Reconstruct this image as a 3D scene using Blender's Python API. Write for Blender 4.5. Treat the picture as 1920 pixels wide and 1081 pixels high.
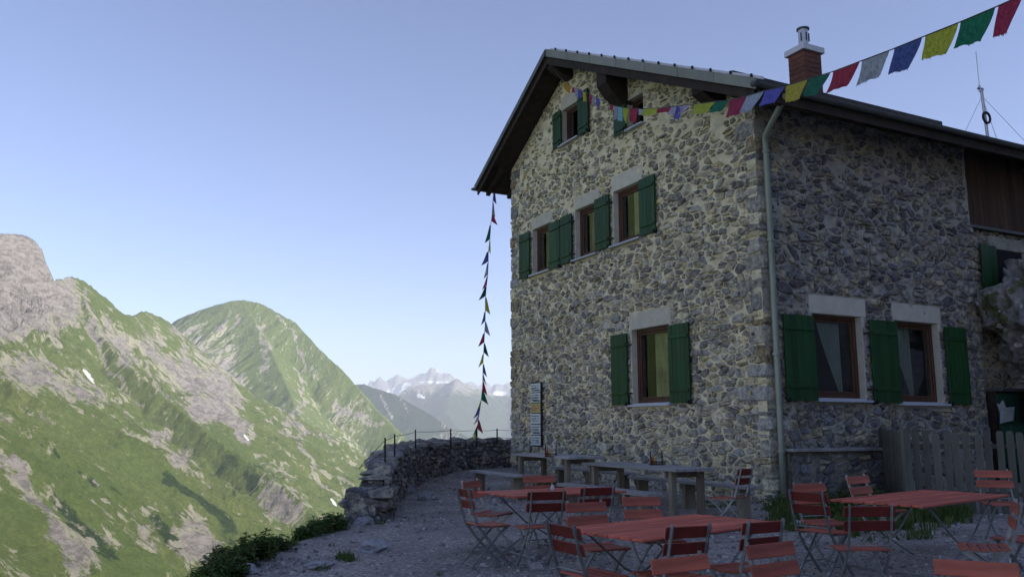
import bpy, math, random
import numpy as np
from mathutils import Vector, Matrix, noise as mn
random.seed(7); rng = np.random.RandomState(7)
for o in list(bpy.data.objects): bpy.data.objects.remove(o)
S = bpy.context.scene; COL = S.collection
R_ = math.radians
# ------------------------------------------------------------------ camera
F = 1573.0; PITCH = math.atan(260 / F); EYE = 1.35
cd = bpy.data.cameras.new('camera'); cam = bpy.data.objects.new('camera', cd); COL.objects.link(cam)
cam.location = (0, 0, EYE); cam.rotation_euler = (math.pi / 2 + PITCH, 0, 0)
cd.sensor_width = 36; cd.lens = F / 1920 * 36; cd.clip_start = 0.1; cd.clip_end = 60000
S.camera = cam
# ------------------------------------------------------------------ light
SUN_AZ, SUN_EL = 112.0, 24.5        # clockwise from +Y (the view direction)
w = bpy.data.worlds.new('World'); S.world = w; w.use_nodes = True
nt = w.node_tree; nt.nodes.clear()
sky = nt.nodes.new('ShaderNodeTexSky'); sky.sky_type = 'NISHITA'; sky.sun_disc = False
sky.sun_elevation = R_(SUN_EL); sky.sun_rotation = R_(SUN_AZ); sky.altitude = 3000
sky.air_density = 1.0; sky.dust_density = 0.35; sky.ozone_density = 2.5
bg = nt.nodes.new('ShaderNodeBackground'); bg.inputs[1].default_value = 0.085
wo = nt.nodes.new('ShaderNodeOutputWorld')
tn = nt.nodes.new('ShaderNodeMix'); tn.data_type = 'RGBA'; tn.blend_type = 'MULTIPLY'; tn.inputs[0].default_value = 1; tn.inputs[7].default_value = (1.10, .94, 1.0, 1)
nt.links.new(sky.outputs[0], tn.inputs[6]); nt.links.new(tn.outputs[2], bg.inputs[0]); nt.links.new(bg.outputs[0], wo.inputs[0])
sl = bpy.data.lights.new('sun', 'SUN'); sl.energy = 4.3; sl.angle = R_(0.53); sl.color = (1, 0.93, 0.82)
so = bpy.data.objects.new('sun', sl); COL.objects.link(so)
sd = Vector((math.sin(R_(SUN_AZ)) * math.cos(R_(SUN_EL)), math.cos(R_(SUN_AZ)) * math.cos(R_(SUN_EL)), math.sin(R_(SUN_EL))))
so.rotation_euler = sd.to_track_quat('Z', 'Y').to_euler()
S.view_settings.view_transform = 'Standard'; S.view_settings.look = 'None'
S.view_settings.exposure = 1.38; S.view_settings.gamma = 1
S.render.engine = 'CYCLES'

# ------------------------------------------------------------------ helpers
def ray(x, y):
    d = (x - 960, F, -(y - 540.5)); c, s = math.cos(PITCH), math.sin(PITCH)
    return np.array([d[0], d[1] * c - d[2] * s, d[1] * s + d[2] * c])
CAM = np.array([0, 0, EYE])
def hit(x, y, p, n):
    r = ray(x, y); return CAM + r * (np.dot(np.array(p) - CAM, n) / np.dot(r, n))
def at_depth(x, y, Y): return hit(x, y, (0, Y, 0), (0, 1, 0))
def proj(P):
    X, Y, Z = P[..., 0], P[..., 1], P[..., 2] - EYE
    c, s = math.cos(PITCH), math.sin(PITCH)
    f = np.maximum(Y * c + Z * s, 1e-3); u = -Y * s + Z * c
    return 960 + F * X / f, 540.5 - F * u / f
GN = np.array([-.02, -.03, 1.0])
def gp(x, y, h): return hit(x, y, (4, 14, h), GN)
def gz(x, y):
    return -.03 * (14 - min(y, 26)) + .02 * (min(max(x, -6), 20) - 4)
HB = R_(26.9)
D2 = np.array([math.cos(HB), math.sin(HB), 0]); D1 = np.array([-math.sin(HB), math.cos(HB), 0])
HC = np.array([4.4756, 14.8156, 0.0])
def W(v, u, z=0):
    p = HC + D2 * v + D1 * u; return Vector((p[0], p[1], z))
def Gp(x, y, off=0):
    q = hit(x, y, HC - D2 * off, D2) - HC; return q @ D1, q[2]
def Rp(x, y, off=0):
    q = hit(x, y, HC - D1 * off, D1) - HC; return q @ D2, q[2]

def tag(o, label=None, cat=None, group=None, kind=None):
    if label: o['label'] = label
    if cat: o['category'] = cat
    if group: o['group'] = group
    if kind: o['kind'] = kind
    return o
def empty(name, loc=(0, 0, 0), rz=0, label=None, cat=None, group=None):
    o = bpy.data.objects.new(name, None); COL.objects.link(o)
    o.location = loc; o.rotation_euler = (0, 0, rz); o.empty_display_size = .2
    return tag(o, label, cat, group)
class MB:
    def __init__(s): s.v = []; s.f = []; s.c = []; s.uc = False
    def add(s, vs, fs, col=None):
        n = len(s.v); s.v.extend([tuple(p) for p in vs]); s.f.extend([tuple(i + n for i in f) for f in fs])
        if col is not None: s.uc = True
        s.c.extend([col or (.5, .5, .5)] * len(vs)); return s
    def box(s, a, b, col=None, bev=0):
        x0, y0, z0 = [min(p, q) for p, q in zip(a, b)]; x1, y1, z1 = [max(p, q) for p, q in zip(a, b)]
        if bev <= 0:
            vs = [(x, y, z) for z in (z0, z1) for y in (y0, y1) for x in (x0, x1)]
            return s.add(vs, [(0, 2, 3, 1), (4, 5, 7, 6), (0, 1, 5, 4), (2, 6, 7, 3), (0, 4, 6, 2), (1, 3, 7, 5)], col)
        e = min(bev, (x1 - x0) * .4, (y1 - y0) * .4, (z1 - z0) * .4)
        def ring(x0, x1, y0, y1, z, c):
            return [(x0 + c, y0, z), (x1 - c, y0, z), (x1, y0 + c, z), (x1, y1 - c, z), (x1 - c, y1, z), (x0 + c, y1, z), (x0, y1 - c, z), (x0, y0 + c, z)]
        vs = ring(x0 + e, x1 - e, y0 + e, y1 - e, z0, e) + ring(x0, x1, y0, y1, z0 + e, e) + ring(x0, x1, y0, y1, z1 - e, e) + ring(x0 + e, x1 - e, y0 + e, y1 - e, z1, e)
        fs = [tuple(range(7, -1, -1)), tuple(range(24, 32))]
        for k in range(3):
            for i in range(8):
                j = (i + 1) % 8; fs.append((k * 8 + i, k * 8 + j, k * 8 + 8 + j, k * 8 + 8 + i))
        return s.add(vs, fs, col)
    def bar(s, p, q, w, h, up=(0, 0, 1), col=None):
        p = Vector(p); q = Vector(q); d = (q - p).normalized(); u = Vector(up)
        if abs(d.dot(u)) > .98: u = Vector((0, 1, 0))
        a = d.cross(u).normalized() * (w / 2); b = a.cross(d).normalized() * (h / 2)
        vs = [e + sa * a + sb * b for e in (p, q) for sa, sb in ((-1, -1), (1, -1), (1, 1), (-1, 1))]
        return s.add(vs, [(0, 1, 2, 3), (4, 7, 6, 5), (0, 4, 5, 1), (1, 5, 6, 2), (2, 6, 7, 3), (3, 7, 4, 0)], col)
    def tube(s, pts, r, n=8, col=None, caps=True):
        pts = [Vector(p) for p in pts]; rs = r if isinstance(r, (list, tuple)) else [r] * len(pts)
        vs = []; fs = []; pa = None
        for i, p in enumerate(pts):
            d = (pts[min(i + 1, len(pts) - 1)] - pts[max(i - 1, 0)]).normalized()
            if pa is None:
                pa = d.cross(Vector((0, 0, 1)) if abs(d.z) < .9 else Vector((1, 0, 0))).normalized()
            else: pa = (pa - d * pa.dot(d)).normalized()
            b = d.cross(pa)
            for k in range(n):
                t = 2 * math.pi * k / n; vs.append(p + (pa * math.cos(t) + b * math.sin(t)) * rs[i])
        for i in range(len(pts) - 1):
            for k in range(n):
                j = (k + 1) % n; fs.append((i * n + k, i * n + j, (i + 1) * n + j, (i + 1) * n + k))
        if caps: fs += [tuple(range(n - 1, -1, -1)), tuple((len(pts) - 1) * n + k for k in range(n))]
        return s.add(vs, fs, col)
    def prism(s, poly, fn, t0, t1, col=None):
        n = len(poly); vs = [fn(a, b, t0) for a, b in poly] + [fn(a, b, t1) for a, b in poly]
        fs = [tuple(range(n - 1, -1, -1)), tuple(range(n, 2 * n))] + [(i, (i + 1) % n, n + (i + 1) % n, n + i) for i in range(n)]
        return s.add(vs, fs, col)
    def mesh(s, name, m, smooth=False):
        me = bpy.data.meshes.new(name); me.from_pydata(s.v, [], s.f); me.validate()
        if m: me.materials.append(m)
        if s.uc and len(me.vertices) == len(s.c):
            ca = me.color_attributes.new('col', 'FLOAT_COLOR', 'POINT')
            ca.data.foreach_set('color', np.array([(c[0], c[1], c[2], 1) for c in s.c], dtype=np.float32).ravel())
        if smooth: me.polygons.foreach_set('use_smooth', [True] * len(me.polygons))
        return me
    def build(s, name, m, parent=None, smooth=False, label=None, cat=None, group=None, kind=None):
        o = bpy.data.objects.new(name, s.mesh(name, m, smooth)); COL.objects.link(o)
        if parent: o.parent = parent
        return tag(o, label, cat, group, kind)
def link(name, me, parent, loc=(0, 0, 0), rot=(0, 0, 0)):
    o = bpy.data.objects.new(name, me); COL.objects.link(o); o.parent = parent
    o.location = loc; o.rotation_euler = rot; return o
def kids(o): return [c for c in COL.objects if c.parent == o]
def copy_tree(o, parent=None):
    c = o.copy(); COL.objects.link(c); c.parent = parent
    for ch in list(o.children): copy_tree(ch, c)
    return c

# ------------------------------------------------------------------ materials
def mat(name, col=(.5, .5, .5), rough=.8, var=.25, scale=6, bump=.3, bscale=30, metal=0, attr=False, stretch=None,
        col2=None, spec=.3, bdist=.01, trans=0, s2=None):
    m = bpy.data.materials.new(name); m.use_nodes = True; t = m.node_tree; n = t.nodes; L = t.links
    b = n['Principled BSDF']; b.inputs['Roughness'].default_value = rough; b.inputs['Metallic'].default_value = metal
    b.inputs['Specular IOR Level'].default_value = spec
    tc = n.new('ShaderNodeTexCoord'); mp = n.new('ShaderNodeMapping'); L.new(tc.outputs['Object'], mp.inputs[0])
    if stretch: mp.inputs['Scale'].default_value = stretch
    nz = n.new('ShaderNodeTexNoise'); nz.inputs['Scale'].default_value = scale; nz.inputs['Detail'].default_value = 8; nz.inputs['Roughness'].default_value = .65
    L.new(mp.outputs[0], nz.inputs['Vector'])
    rp = n.new('ShaderNodeValToRGB'); rp.color_ramp.elements[0].position = .3; rp.color_ramp.elements[1].position = .7
    L.new(nz.outputs[0], rp.inputs[0])
    if attr:
        at = n.new('ShaderNodeAttribute'); at.attribute_name = 'col'; src = at.outputs['Color']
        rp.color_ramp.elements[0].color = (1 - var * 1.4,) * 3 + (1,); rp.color_ramp.elements[1].color = (1 + var,) * 3 + (1,)
        mx = n.new('ShaderNodeMix'); mx.data_type = 'RGBA'; mx.blend_type = 'MULTIPLY'; mx.inputs[0].default_value = 1
        L.new(src, mx.inputs[6]); L.new(rp.outputs[0], mx.inputs[7]); out = mx.outputs[2]
        if attr == 'smear': # mortar smeared over the stone faces
            ns = n.new('ShaderNodeTexNoise'); ns.inputs['Scale'].default_value = 4.5; ns.inputs['Detail'].default_value = 9; ns.inputs['Roughness'].default_value = .72
            L.new(mp.outputs[0], ns.inputs['Vector']); sr = n.new('ShaderNodeMapRange'); sr.inputs[1].default_value = .52; sr.inputs[2].default_value = .64; sr.inputs[4].default_value = .8; L.new(ns.outputs[0], sr.inputs[0])
            sm_ = n.new('ShaderNodeMix'); sm_.data_type = 'RGBA'; L.new(sr.outputs[0], sm_.inputs[0]); L.new(out, sm_.inputs[6]); sm_.inputs[7].default_value = (.62, .555, .38, 1); out = sm_.outputs[2]
    else:
        c2 = col2 or tuple(c * (1 + var) for c in col)
        rp.color_ramp.elements[0].color = tuple(c * (1 - var) for c in col) + (1,); rp.color_ramp.elements[1].color = c2 + (1,)
        oi = n.new('ShaderNodeObjectInfo'); hv = n.new('ShaderNodeHueSaturation')
        mr = n.new('ShaderNodeMapRange'); mr.inputs[3].default_value = 1 - var * .6; mr.inputs[4].default_value = 1 + var * .5
        L.new(oi.outputs['Random'], mr.inputs[0]); L.new(mr.outputs[0], hv.inputs['Value']); L.new(rp.outputs[0], hv.inputs['Color']); out = hv.outputs[0]
    L.new(out, b.inputs['Base Color'])
    if bump:
        n2 = n.new('ShaderNodeTexNoise'); n2.inputs['Scale'].default_value = bscale; n2.inputs['Detail'].default_value = 8; n2.inputs['Roughness'].default_value = .7
        L.new(mp.outputs[0], n2.inputs['Vector'])
        bp = n.new('ShaderNodeBump'); bp.inputs['Strength'].default_value = bump; bp.inputs['Distance'].default_value = bdist
        L.new(n2.outputs[0], bp.inputs['Height']); L.new(bp.outputs[0], b.inputs['Normal'])
    if trans:
        tr = n.new('ShaderNodeBsdfTranslucent'); L.new(out, tr.inputs[0]); ms = n.new('ShaderNodeMixShader'); ms.inputs[0].default_value = trans
        L.new(b.outputs[0], ms.inputs[1]); L.new(tr.outputs[0], ms.inputs[2]); L.new(ms.outputs[0], n['Material Output'].inputs[0])
    return m
M = {}
M['stone'] = mat('rubble_stone', attr='smear', var=.55, scale=11, bump=1, bscale=22, bdist=.05, rough=.9)
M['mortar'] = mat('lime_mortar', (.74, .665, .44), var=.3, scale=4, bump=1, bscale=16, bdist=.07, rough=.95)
M['mortar2'] = mat('shaded_side_mortar', (.42, .39, .32), var=.3, scale=4, bump=1, bscale=16, bdist=.07, rough=.95)  # darker copy of the mortar: the side wall's shade is in its colour
M['plaster'] = mat('plaster', (.50, .47, .38), var=.14, scale=5, bump=.2, bscale=60, rough=.9)
M['sill'] = mat('sill_metal', (.42, .44, .48), var=.08, rough=.4, bump=0)
M['shutter'] = mat('green_paint', (.011, .052, .013), var=.4, scale=5, bump=.25, bscale=40, rough=.5, stretch=(1, 1, .15))
M['frame'] = mat('brown_window_wood', (.075, .034, .018), var=.3, scale=8, rough=.5, bump=.2, stretch=(1, 1, .2))
M['iron'] = mat('black_iron', (.02, .02, .02), rough=.6, metal=.3, bump=0)
M['dkwood'] = mat('dark_old_timber', (.035, .026, .02), var=.4, scale=5, rough=.85, bump=.5, bscale=20)
M['brwood'] = mat('brown_boarding', (.06, .034, .02), var=.45, scale=5, rough=.85, bump=.5, bscale=20, stretch=(1, 1, .12))
M['eternit'] = mat('verge_metal', (.20, .21, .17), var=.15, scale=2, rough=.6, bump=.1)
M['tile'] = mat('roof_tile', (.07, .062, .055), var=.35, scale=3, rough=.75, bump=.4)
M['zinc'] = mat('zinc_pipe', (.25, .275, .215), var=.2, scale=1.5, rough=.5, metal=.35, bump=.1)
M['gutter'] = mat('dark_gutter', (.10, .105, .10), var=.2, rough=.5, metal=.3, bump=0)
M['brick'] = mat('chimney_cladding', (.15, .06, .038), var=.35, scale=9, rough=.8, bump=.4)
M['capm'] = mat('chimney_cap', (.62, .62, .63), var=.1, rough=.5, bump=0)
M['steel'] = mat('steel_flue', (.5, .48, .46), var=.15, rough=.35, metal=.8, bump=0)
M['curtain'] = mat('curtain_cloth', (.17, .20, .165), var=.15, scale=3, rough=.95, bump=.2, trans=.3)
M['curtain_reflect'] = mat('reflection_net_curtain', (.24, .23, .11), var=.35, scale=3, rough=.95, bump=.2)  # yellow-green cloth colour stands for the mountain's reflection in the ground-floor gable pane
M['curtaind'] = mat('dim_curtain', (.11, .06, .055), var=.3, scale=3, rough=.95, bump=.2)
M['dark'] = mat('dark_interior', (.012, .012, .013), var=.2, rough=.95, bump=0)
M['redwood'] = mat('red_painted_slats', (.34, .088, .052), var=.35, scale=14, rough=.6, bump=.3, bscale=40, spec=.4, stretch=(.15, 1, 1))
M['redtop'] = mat('red_table_slats', (.50, .12, .072), var=.4, scale=14, rough=.65, bump=.3, bscale=40, spec=.3, stretch=(.12, 1, 1))
M['redshade'] = mat('shaded_red_slats', (.13, .020, .014), var=.3, scale=7, rough=.5, bump=.25, bscale=40)  # shade on the rear faces of the back slats, put into the colour
M['galv'] = mat('galvanised_frame', (.23, .24, .235), var=.35, scale=8, rough=.5, metal=.5, bump=.1)
M['greywood'] = mat('weathered_planks', (.30, .285, .27), var=.35, scale=5, rough=.85, bump=.6, bscale=25, stretch=(1, .12, 1))
M['legwood'] = mat('weathered_legs', (.20, .17, .12), var=.35, scale=6, rough=.9, bump=.5, bscale=25, stretch=(1, 1, .15))
M['picket'] = mat('weathered_pickets', (.10, .098, .08), var=.45, scale=6, rough=.9, bump=.6, bscale=25, stretch=(1, 1, .12))
M['grass'] = mat('grass_blades', attr=True, var=.3, scale=3, rough=.8, bump=0, trans=.35)
M['pebble'] = mat('pebbles', attr=True, var=.2, scale=20, rough=.85, bump=.3)
M['lichen0'] = mat('lichened_rock_plain', attr=True, var=.3, scale=3, rough=.95, bump=1, bscale=9, bdist=.06)
M['white'] = mat('white_board', (.5, .55, .52), var=.12, scale=5, rough=.5, bump=.05)
M['yellow'] = mat('yellow_board', (.42, .38, .16), var=.15, scale=5, rough=.5, bump=.05)
M['ink'] = mat('black_lettering', (.02, .02, .025), rough=.5, bump=0)
M['rink'] = mat('red_lettering', (.4, .08, .03), rough=.5, bump=0)
M['greendoor'] = mat('dark_green_boards', (.01, .05, .028), var=.2, rough=.6, bump=.3)
M['cloth'] = mat('flag_cloth', attr=True, var=.3, scale=30, rough=.9, bump=.25, bscale=60, trans=.5)
M['cord'] = mat('cord', (.06, .06, .055), rough=.9, bump=0)
def lichen_mat():
    m = bpy.data.materials.new('lichened_rock'); m.use_nodes = True; t = m.node_tree; n = t.nodes; L = t.links; b = n['Principled BSDF']; b.inputs['Roughness'].default_value = .95
    tc = n.new('ShaderNodeTexCoord')
    def nz(sc, d=8, r=.65):
        x = n.new('ShaderNodeTexNoise'); x.inputs['Scale'].default_value = sc; x.inputs['Detail'].default_value = d; x.inputs['Roughness'].default_value = r; L.new(tc.outputs['Object'], x.inputs['Vector']); return x
    def ramp(src, p0, c0, p1, c1):
        r = n.new('ShaderNodeValToRGB'); e = r.color_ramp.elements; e[0].position = p0; e[1].position = p1; e[0].color = c0 + (1,); e[1].color = c1 + (1,); L.new(src, r.inputs[0]); return r.outputs[0]
    def mix(f, a, b_):
        x = n.new('ShaderNodeMix'); x.data_type = 'RGBA'; L.new(f, x.inputs[0]); L.new(a, x.inputs[6]); L.new(b_, x.inputs[7]); return x.outputs[2]
    base = ramp(nz(2.5).outputs[0], .35, (.11, .105, .10), .68, (.42, .40, .38))
    moss = ramp(nz(9).outputs[0], .3, (.05, .06, .02), .7, (.13, .14, .05)); mk = ramp(nz(1.1, 6).outputs[0], .54, (0, 0, 0), .60, (1, 1, 1)); c = mix(mk, base, moss)
    d = nz(5, 4); v = n.new('ShaderNodeTexVoronoi'); v.inputs['Scale'].default_value = 5.5
    ad = n.new('ShaderNodeMix'); ad.data_type = 'RGBA'; ad.inputs[0].default_value = .12; L.new(tc.outputs['Object'], ad.inputs[6]); L.new(d.outputs[1], ad.inputs[7]); L.new(ad.outputs[2], v.inputs['Vector'])
    sp = ramp(v.outputs['Distance'], .26, (1, 1, 1), .30, (0, 0, 0)); sep = n.new('ShaderNodeSeparateColor'); L.new(v.outputs['Color'], sep.inputs[0]); on = ramp(sep.outputs[0], .42, (0, 0, 0), .44, (1, 1, 1))
    mu = n.new('ShaderNodeMix'); mu.data_type = 'RGBA'; mu.blend_type = 'MULTIPLY'; mu.inputs[0].default_value = 1; L.new(sp, mu.inputs[6]); L.new(on, mu.inputs[7])
    wl = ramp(nz(20).outputs[0], .3, (.4, .4, .37), .7, (.62, .62, .56)); c = mix(mu.outputs[2], c, wl); L.new(c, b.inputs['Base Color'])
    bp = n.new('ShaderNodeBump'); bp.inputs['Distance'].default_value = .12; L.new(nz(6, 10, .75).outputs[0], bp.inputs['Height']); L.new(bp.outputs[0], b.inputs['Normal']); return m
M['lichen'] = lichen_mat()
def glass_mat():
    m = bpy.data.materials.new('window_glass'); m.use_nodes = True; t = m.node_tree; n = t.nodes; L = t.links
    for x in list(n):
        if x.type == 'BSDF_PRINCIPLED': n.remove(x)
    gl = n.new('ShaderNodeBsdfGlossy'); gl.inputs['Roughness'].default_value = .015; gl.inputs[0].default_value = (.95, .95, .95, 1)
    tr = n.new('ShaderNodeBsdfTransparent'); tr.inputs[0].default_value = (.95, .97, .95, 1)
    lw = n.new('ShaderNodeLayerWeight'); lw.inputs[0].default_value = .5
    pwr = n.new('ShaderNodeMath'); pwr.operation = 'POWER'; pwr.inputs[1].default_value = 3.5; L.new(lw.outputs['Facing'], pwr.inputs[0])
    ad = n.new('ShaderNodeMath'); ad.operation = 'MULTIPLY_ADD'; ad.inputs[1].default_value = .9; ad.inputs[2].default_value = .025; ad.use_clamp = True
    L.new(pwr.outputs[0], ad.inputs[0])
    mx = n.new('ShaderNodeMixShader'); L.new(ad.outputs[0], mx.inputs[0]); L.new(tr.outputs[0], mx.inputs[1]); L.new(gl.outputs[0], mx.inputs[2])
    L.new(mx.outputs[0], n['Material Output'].inputs[0]); return m
M['glass'] = glass_mat()

def gravel_mat():
    m = bpy.data.materials.new('gravel'); m.use_nodes = True; t = m.node_tree; n = t.nodes; L = t.links; b = n['Principled BSDF']
    b.inputs['Roughness'].default_value = .95
    tc = n.new('ShaderNodeTexCoord')
    a = n.new('ShaderNodeTexNoise'); a.inputs['Scale'].default_value = .8; a.inputs['Detail'].default_value = 10; a.inputs['Roughness'].default_value = .6
    v = n.new('ShaderNodeTexVoronoi'); v.inputs['Scale'].default_value = 28
    v2 = n.new('ShaderNodeTexVoronoi'); v2.inputs['Scale'].default_value = 70
    for x in (a, v, v2): L.new(tc.outputs['Object'], x.inputs['Vector'])
    r = n.new('ShaderNodeValToRGB'); e = r.color_ramp.elements; e[0].position = .3; e[0].color = (.24, .205, .185, 1); e[1].position = .7; e[1].color = (.46, .40, .355, 1)
    L.new(a.outputs[0], r.inputs[0])
    sp = n.new('ShaderNodeSeparateColor'); L.new(v.outputs['Color'], sp.inputs[0])
    r2 = n.new('ShaderNodeValToRGB'); e = r2.color_ramp.elements; e[0].color = (.65, .65, .65, 1); e[1].color = (1.25, 1.25, 1.25, 1); e.new(.9).color = (1.1, 1.1, 1.1, 1); e[2].color = (1.6, 1.6, 1.55, 1)
    L.new(sp.outputs[0], r2.inputs[0])
    mx = n.new('ShaderNodeMix'); mx.data_type = 'RGBA'; mx.blend_type = 'MULTIPLY'; mx.inputs[0].default_value = 1
    L.new(r.outputs[0], mx.inputs[6]); L.new(r2.outputs[0], mx.inputs[7]); L.new(mx.outputs[2], b.inputs['Base Color'])
    bp = n.new('ShaderNodeBump'); bp.inputs['Strength'].default_value = .9; bp.inputs['Distance'].default_value = .02; bp.invert = True
    ad = n.new('ShaderNodeMath'); L.new(v.outputs['Distance'], ad.inputs[0]); L.new(v2.outputs['Distance'], ad.inputs[1])
    L.new(ad.outputs[0], bp.inputs['Height']); L.new(bp.outputs[0], b.inputs['Normal']); return m
M['gravel'] = gravel_mat()

def terrain_mat(name, grass=(.18, .255, .065), grass2=(.37, .39, .13), rock=(.36, .33, .318), fine=.02, shrubc=(.03, .07, .025)):
    """attribute col: r = rock cover, g = shrub cover, b = snow; uv-like attribute 'fall' = (along ridge, down slope, 0)"""
    m = bpy.data.materials.new(name); m.use_nodes = True; t = m.node_tree; n = t.nodes; L = t.links; b = n['Principled BSDF']
    b.inputs['Roughness'].default_value = .95; b.inputs['Specular IOR Level'].default_value = .05
    at = n.new('ShaderNodeAttribute'); at.attribute_name = 'col'; sp = n.new('ShaderNodeSeparateColor'); L.new(at.outputs['Color'], sp.inputs[0])
    fa = n.new('ShaderNodeAttribute'); fa.attribute_name = 'fall'
    tc = n.new('ShaderNodeTexCoord')
    def nz(vec, sc, det=6, st=None, rgh=.65):
        x = n.new('ShaderNodeTexNoise'); x.inputs['Scale'].default_value = sc; x.inputs['Detail'].default_value = det; x.inputs['Roughness'].default_value = rgh
        mp = n.new('ShaderNodeMapping'); L.new(vec, mp.inputs[0])
        if st: mp.inputs['Scale'].default_value = st
        L.new(mp.outputs[0], x.inputs['Vector']); return x.outputs[0]
    def mth(op, a, b_, c=None, clamp=False):
        x = n.new('ShaderNodeMath'); x.operation = op; x.use_clamp = clamp
        for i, q in enumerate((a, b_, c)):
            if q is None: continue
            if isinstance(q, (int, float)): x.inputs[i].default_value = q
            else: L.new(q, x.inputs[i])
        return x.outputs[0]
    def mix(f, a, b_):
        x = n.new('ShaderNodeMix'); x.data_type = 'RGBA'; L.new(f, x.inputs[0])
        for i, q in ((6, a), (7, b_)):
            if isinstance(q, tuple): x.inputs[i].default_value = q + (1,)
            else: L.new(q, x.inputs[i])
        return x.outputs[2]
    O = tc.outputs['Object']; FV = fa.outputs['Vector']
    st = nz(FV, fine * 3.2, 8, (1, .16, 1), .78); iso = nz(O, fine * 4, 10, None, .8); big = nz(FV, fine * .7, 6, (1, .3, 1), .65); dots = nz(FV, fine * 7, 6, (.8, .28, 1), .7)
    # fine blend noise: streaks down the slope plus isotropic breakup
    k = mth('ADD', mth('MULTIPLY', st, .55), mth('MULTIPLY', iso, .45))
    rm = mth('ADD', sp.outputs[0], mth('MULTIPLY', mth('SUBTRACT', k, .5), 5.0))
    rmask = mth('MULTIPLY', mth('SUBTRACT', rm, .66), 7, None, True)
    dm = mth('MULTIPLY', mth('SUBTRACT', mth('ADD', dots, mth('MULTIPLY', sp.outputs[0], .30)), .64), 16, None, True)
    g = mix(mth('MULTIPLY', mth('SUBTRACT', big, .38), 4, None, True), grass, grass2)
    g = mix(mth('MULTIPLY', mth('SUBTRACT', iso, .35), 1.6, None, True), tuple(c * .62 for c in grass), g)
    sm = mth('MULTIPLY', mth('SUBTRACT', mth('ADD', sp.outputs[1], mth('MULTIPLY', mth('SUBTRACT', iso, .5), 1.6)), .5), 6, None, True)
    sc_ = mix(mth('MULTIPLY', mth('SUBTRACT', nz(O, fine * 5, 4), .35), 3, None, True), tuple(c * .5 for c in shrubc), shrubc)
    g = mix(sm, g, sc_)
    hf = nz(O, fine * 9, 6, None, .8); g = mix(mth('MULTIPLY', mth('SUBTRACT', hf, .40), 5, None, True), mix(mth('ADD', 0, 0.55), g, tuple(c * .4 for c in grass)), g)
    rk = mix(mth('MULTIPLY', mth('SUBTRACT', nz(O, fine * 3, 10, (1, 1, 2.2), .8), .42), 6.5, None, True), tuple(c * .42 for c in rock), rock)
    c = mix(rmask, g, rk); c = mix(mth('MULTIPLY', dm, mth('SUBTRACT', .72, mth('MULTIPLY', rmask, .6))), c, (.50, .46, .38))
    sn = mth('MULTIPLY', mth('SUBTRACT', mth('ADD', sp.outputs[2], mth('MULTIPLY', mth('SUBTRACT', iso, .5), 1.2)), .5), 10, None, True)
    c = mix(sn, c, (.85, .87, .9))
    L.new(c, b.inputs['Base Color'])
    bp = n.new('ShaderNodeBump'); bp.inputs['Strength'].default_value = 1; bp.inputs['Distance'].default_value = .42 / fine
    L.new(mth('ADD', mth('MULTIPLY', iso, .6), mth('MULTIPLY', st, .5)), bp.inputs['Height']); L.new(bp.outputs[0], b.inputs['Normal'])
    return m

# ------------------------------------------------------------------ numpy noise
_P = rng.rand(256, 256)
def vn(x, y):
    xi = np.floor(x).astype(int); yi = np.floor(y).astype(int); fx = x - xi; fy = y - yi
    fx = fx * fx * (3 - 2 * fx); fy = fy * fy * (3 - 2 * fy)
    a = _P[xi & 255, yi & 255]; b = _P[(xi + 1) & 255, yi & 255]; c = _P[xi & 255, (yi + 1) & 255]; d = _P[(xi + 1) & 255, (yi + 1) & 255]
    return (a * (1 - fx) + b * fx) * (1 - fy) + (c * (1 - fx) + d * fx) * fy
def fbm(x, y, o=5, g=.5):
    s = 0; a = 1; t = 0
    for k in range(o):
        s = s + a * vn(x + 17.3 * k, y + 9.1 * k); t += a; a *= g; x = x * 2.03; y = y * 2.03
    return s / t
def ridged(x, y, o=5, g=.55):
    s = 0; a = 1; t = 0
    for k in range(o):
        s = s + a * (1 - np.abs(2 * vn(x + 31.7 * k, y + 5.3 * k) - 1)); t += a; a *= g; x = x * 2.07; y = y * 2.07
    return s / t

# ------------------------------------------------------------------ terrain
def crest(pts): # (px,py,depth) -> world
    return [tuple(at_depth(x, y, Y)) for x, y, Y in pts]
def near(X, Y, pl):
    """nearest point on polyline: distance, crest height (softly blended between segments), arclength"""
    X = X.astype(np.float32); Y = Y.astype(np.float32)
    bd = np.full(X.shape, 1e12, np.float32); bs = np.zeros(X.shape, np.float32); s0 = 0; ds = []; hs = []
    for (x0, y0, z0), (x1, y1, z1) in zip(pl[:-1], pl[1:]):
        dx, dy = x1 - x0, y1 - y0; l2 = dx * dx + dy * dy
        t = np.clip(((X - x0) * dx + (Y - y0) * dy) / l2, 0, 1)
        d = np.hypot(X - x0 - t * dx, Y - y0 - t * dy); ds.append(d); hs.append(z0 + t * (z1 - z0))
        k = d < bd; bd = np.where(k, d, bd); bs = np.where(k, s0 + t * math.sqrt(l2), bs); s0 += math.sqrt(l2)
    sg = 2.5 + .12 * bd; W_ = 0; H_ = 0
    for d, h in zip(ds, hs):
        w = np.exp(-(d - bd) / sg); W_ = W_ + w; H_ = H_ + w * h
    return bd, H_ / W_, bs
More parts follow.
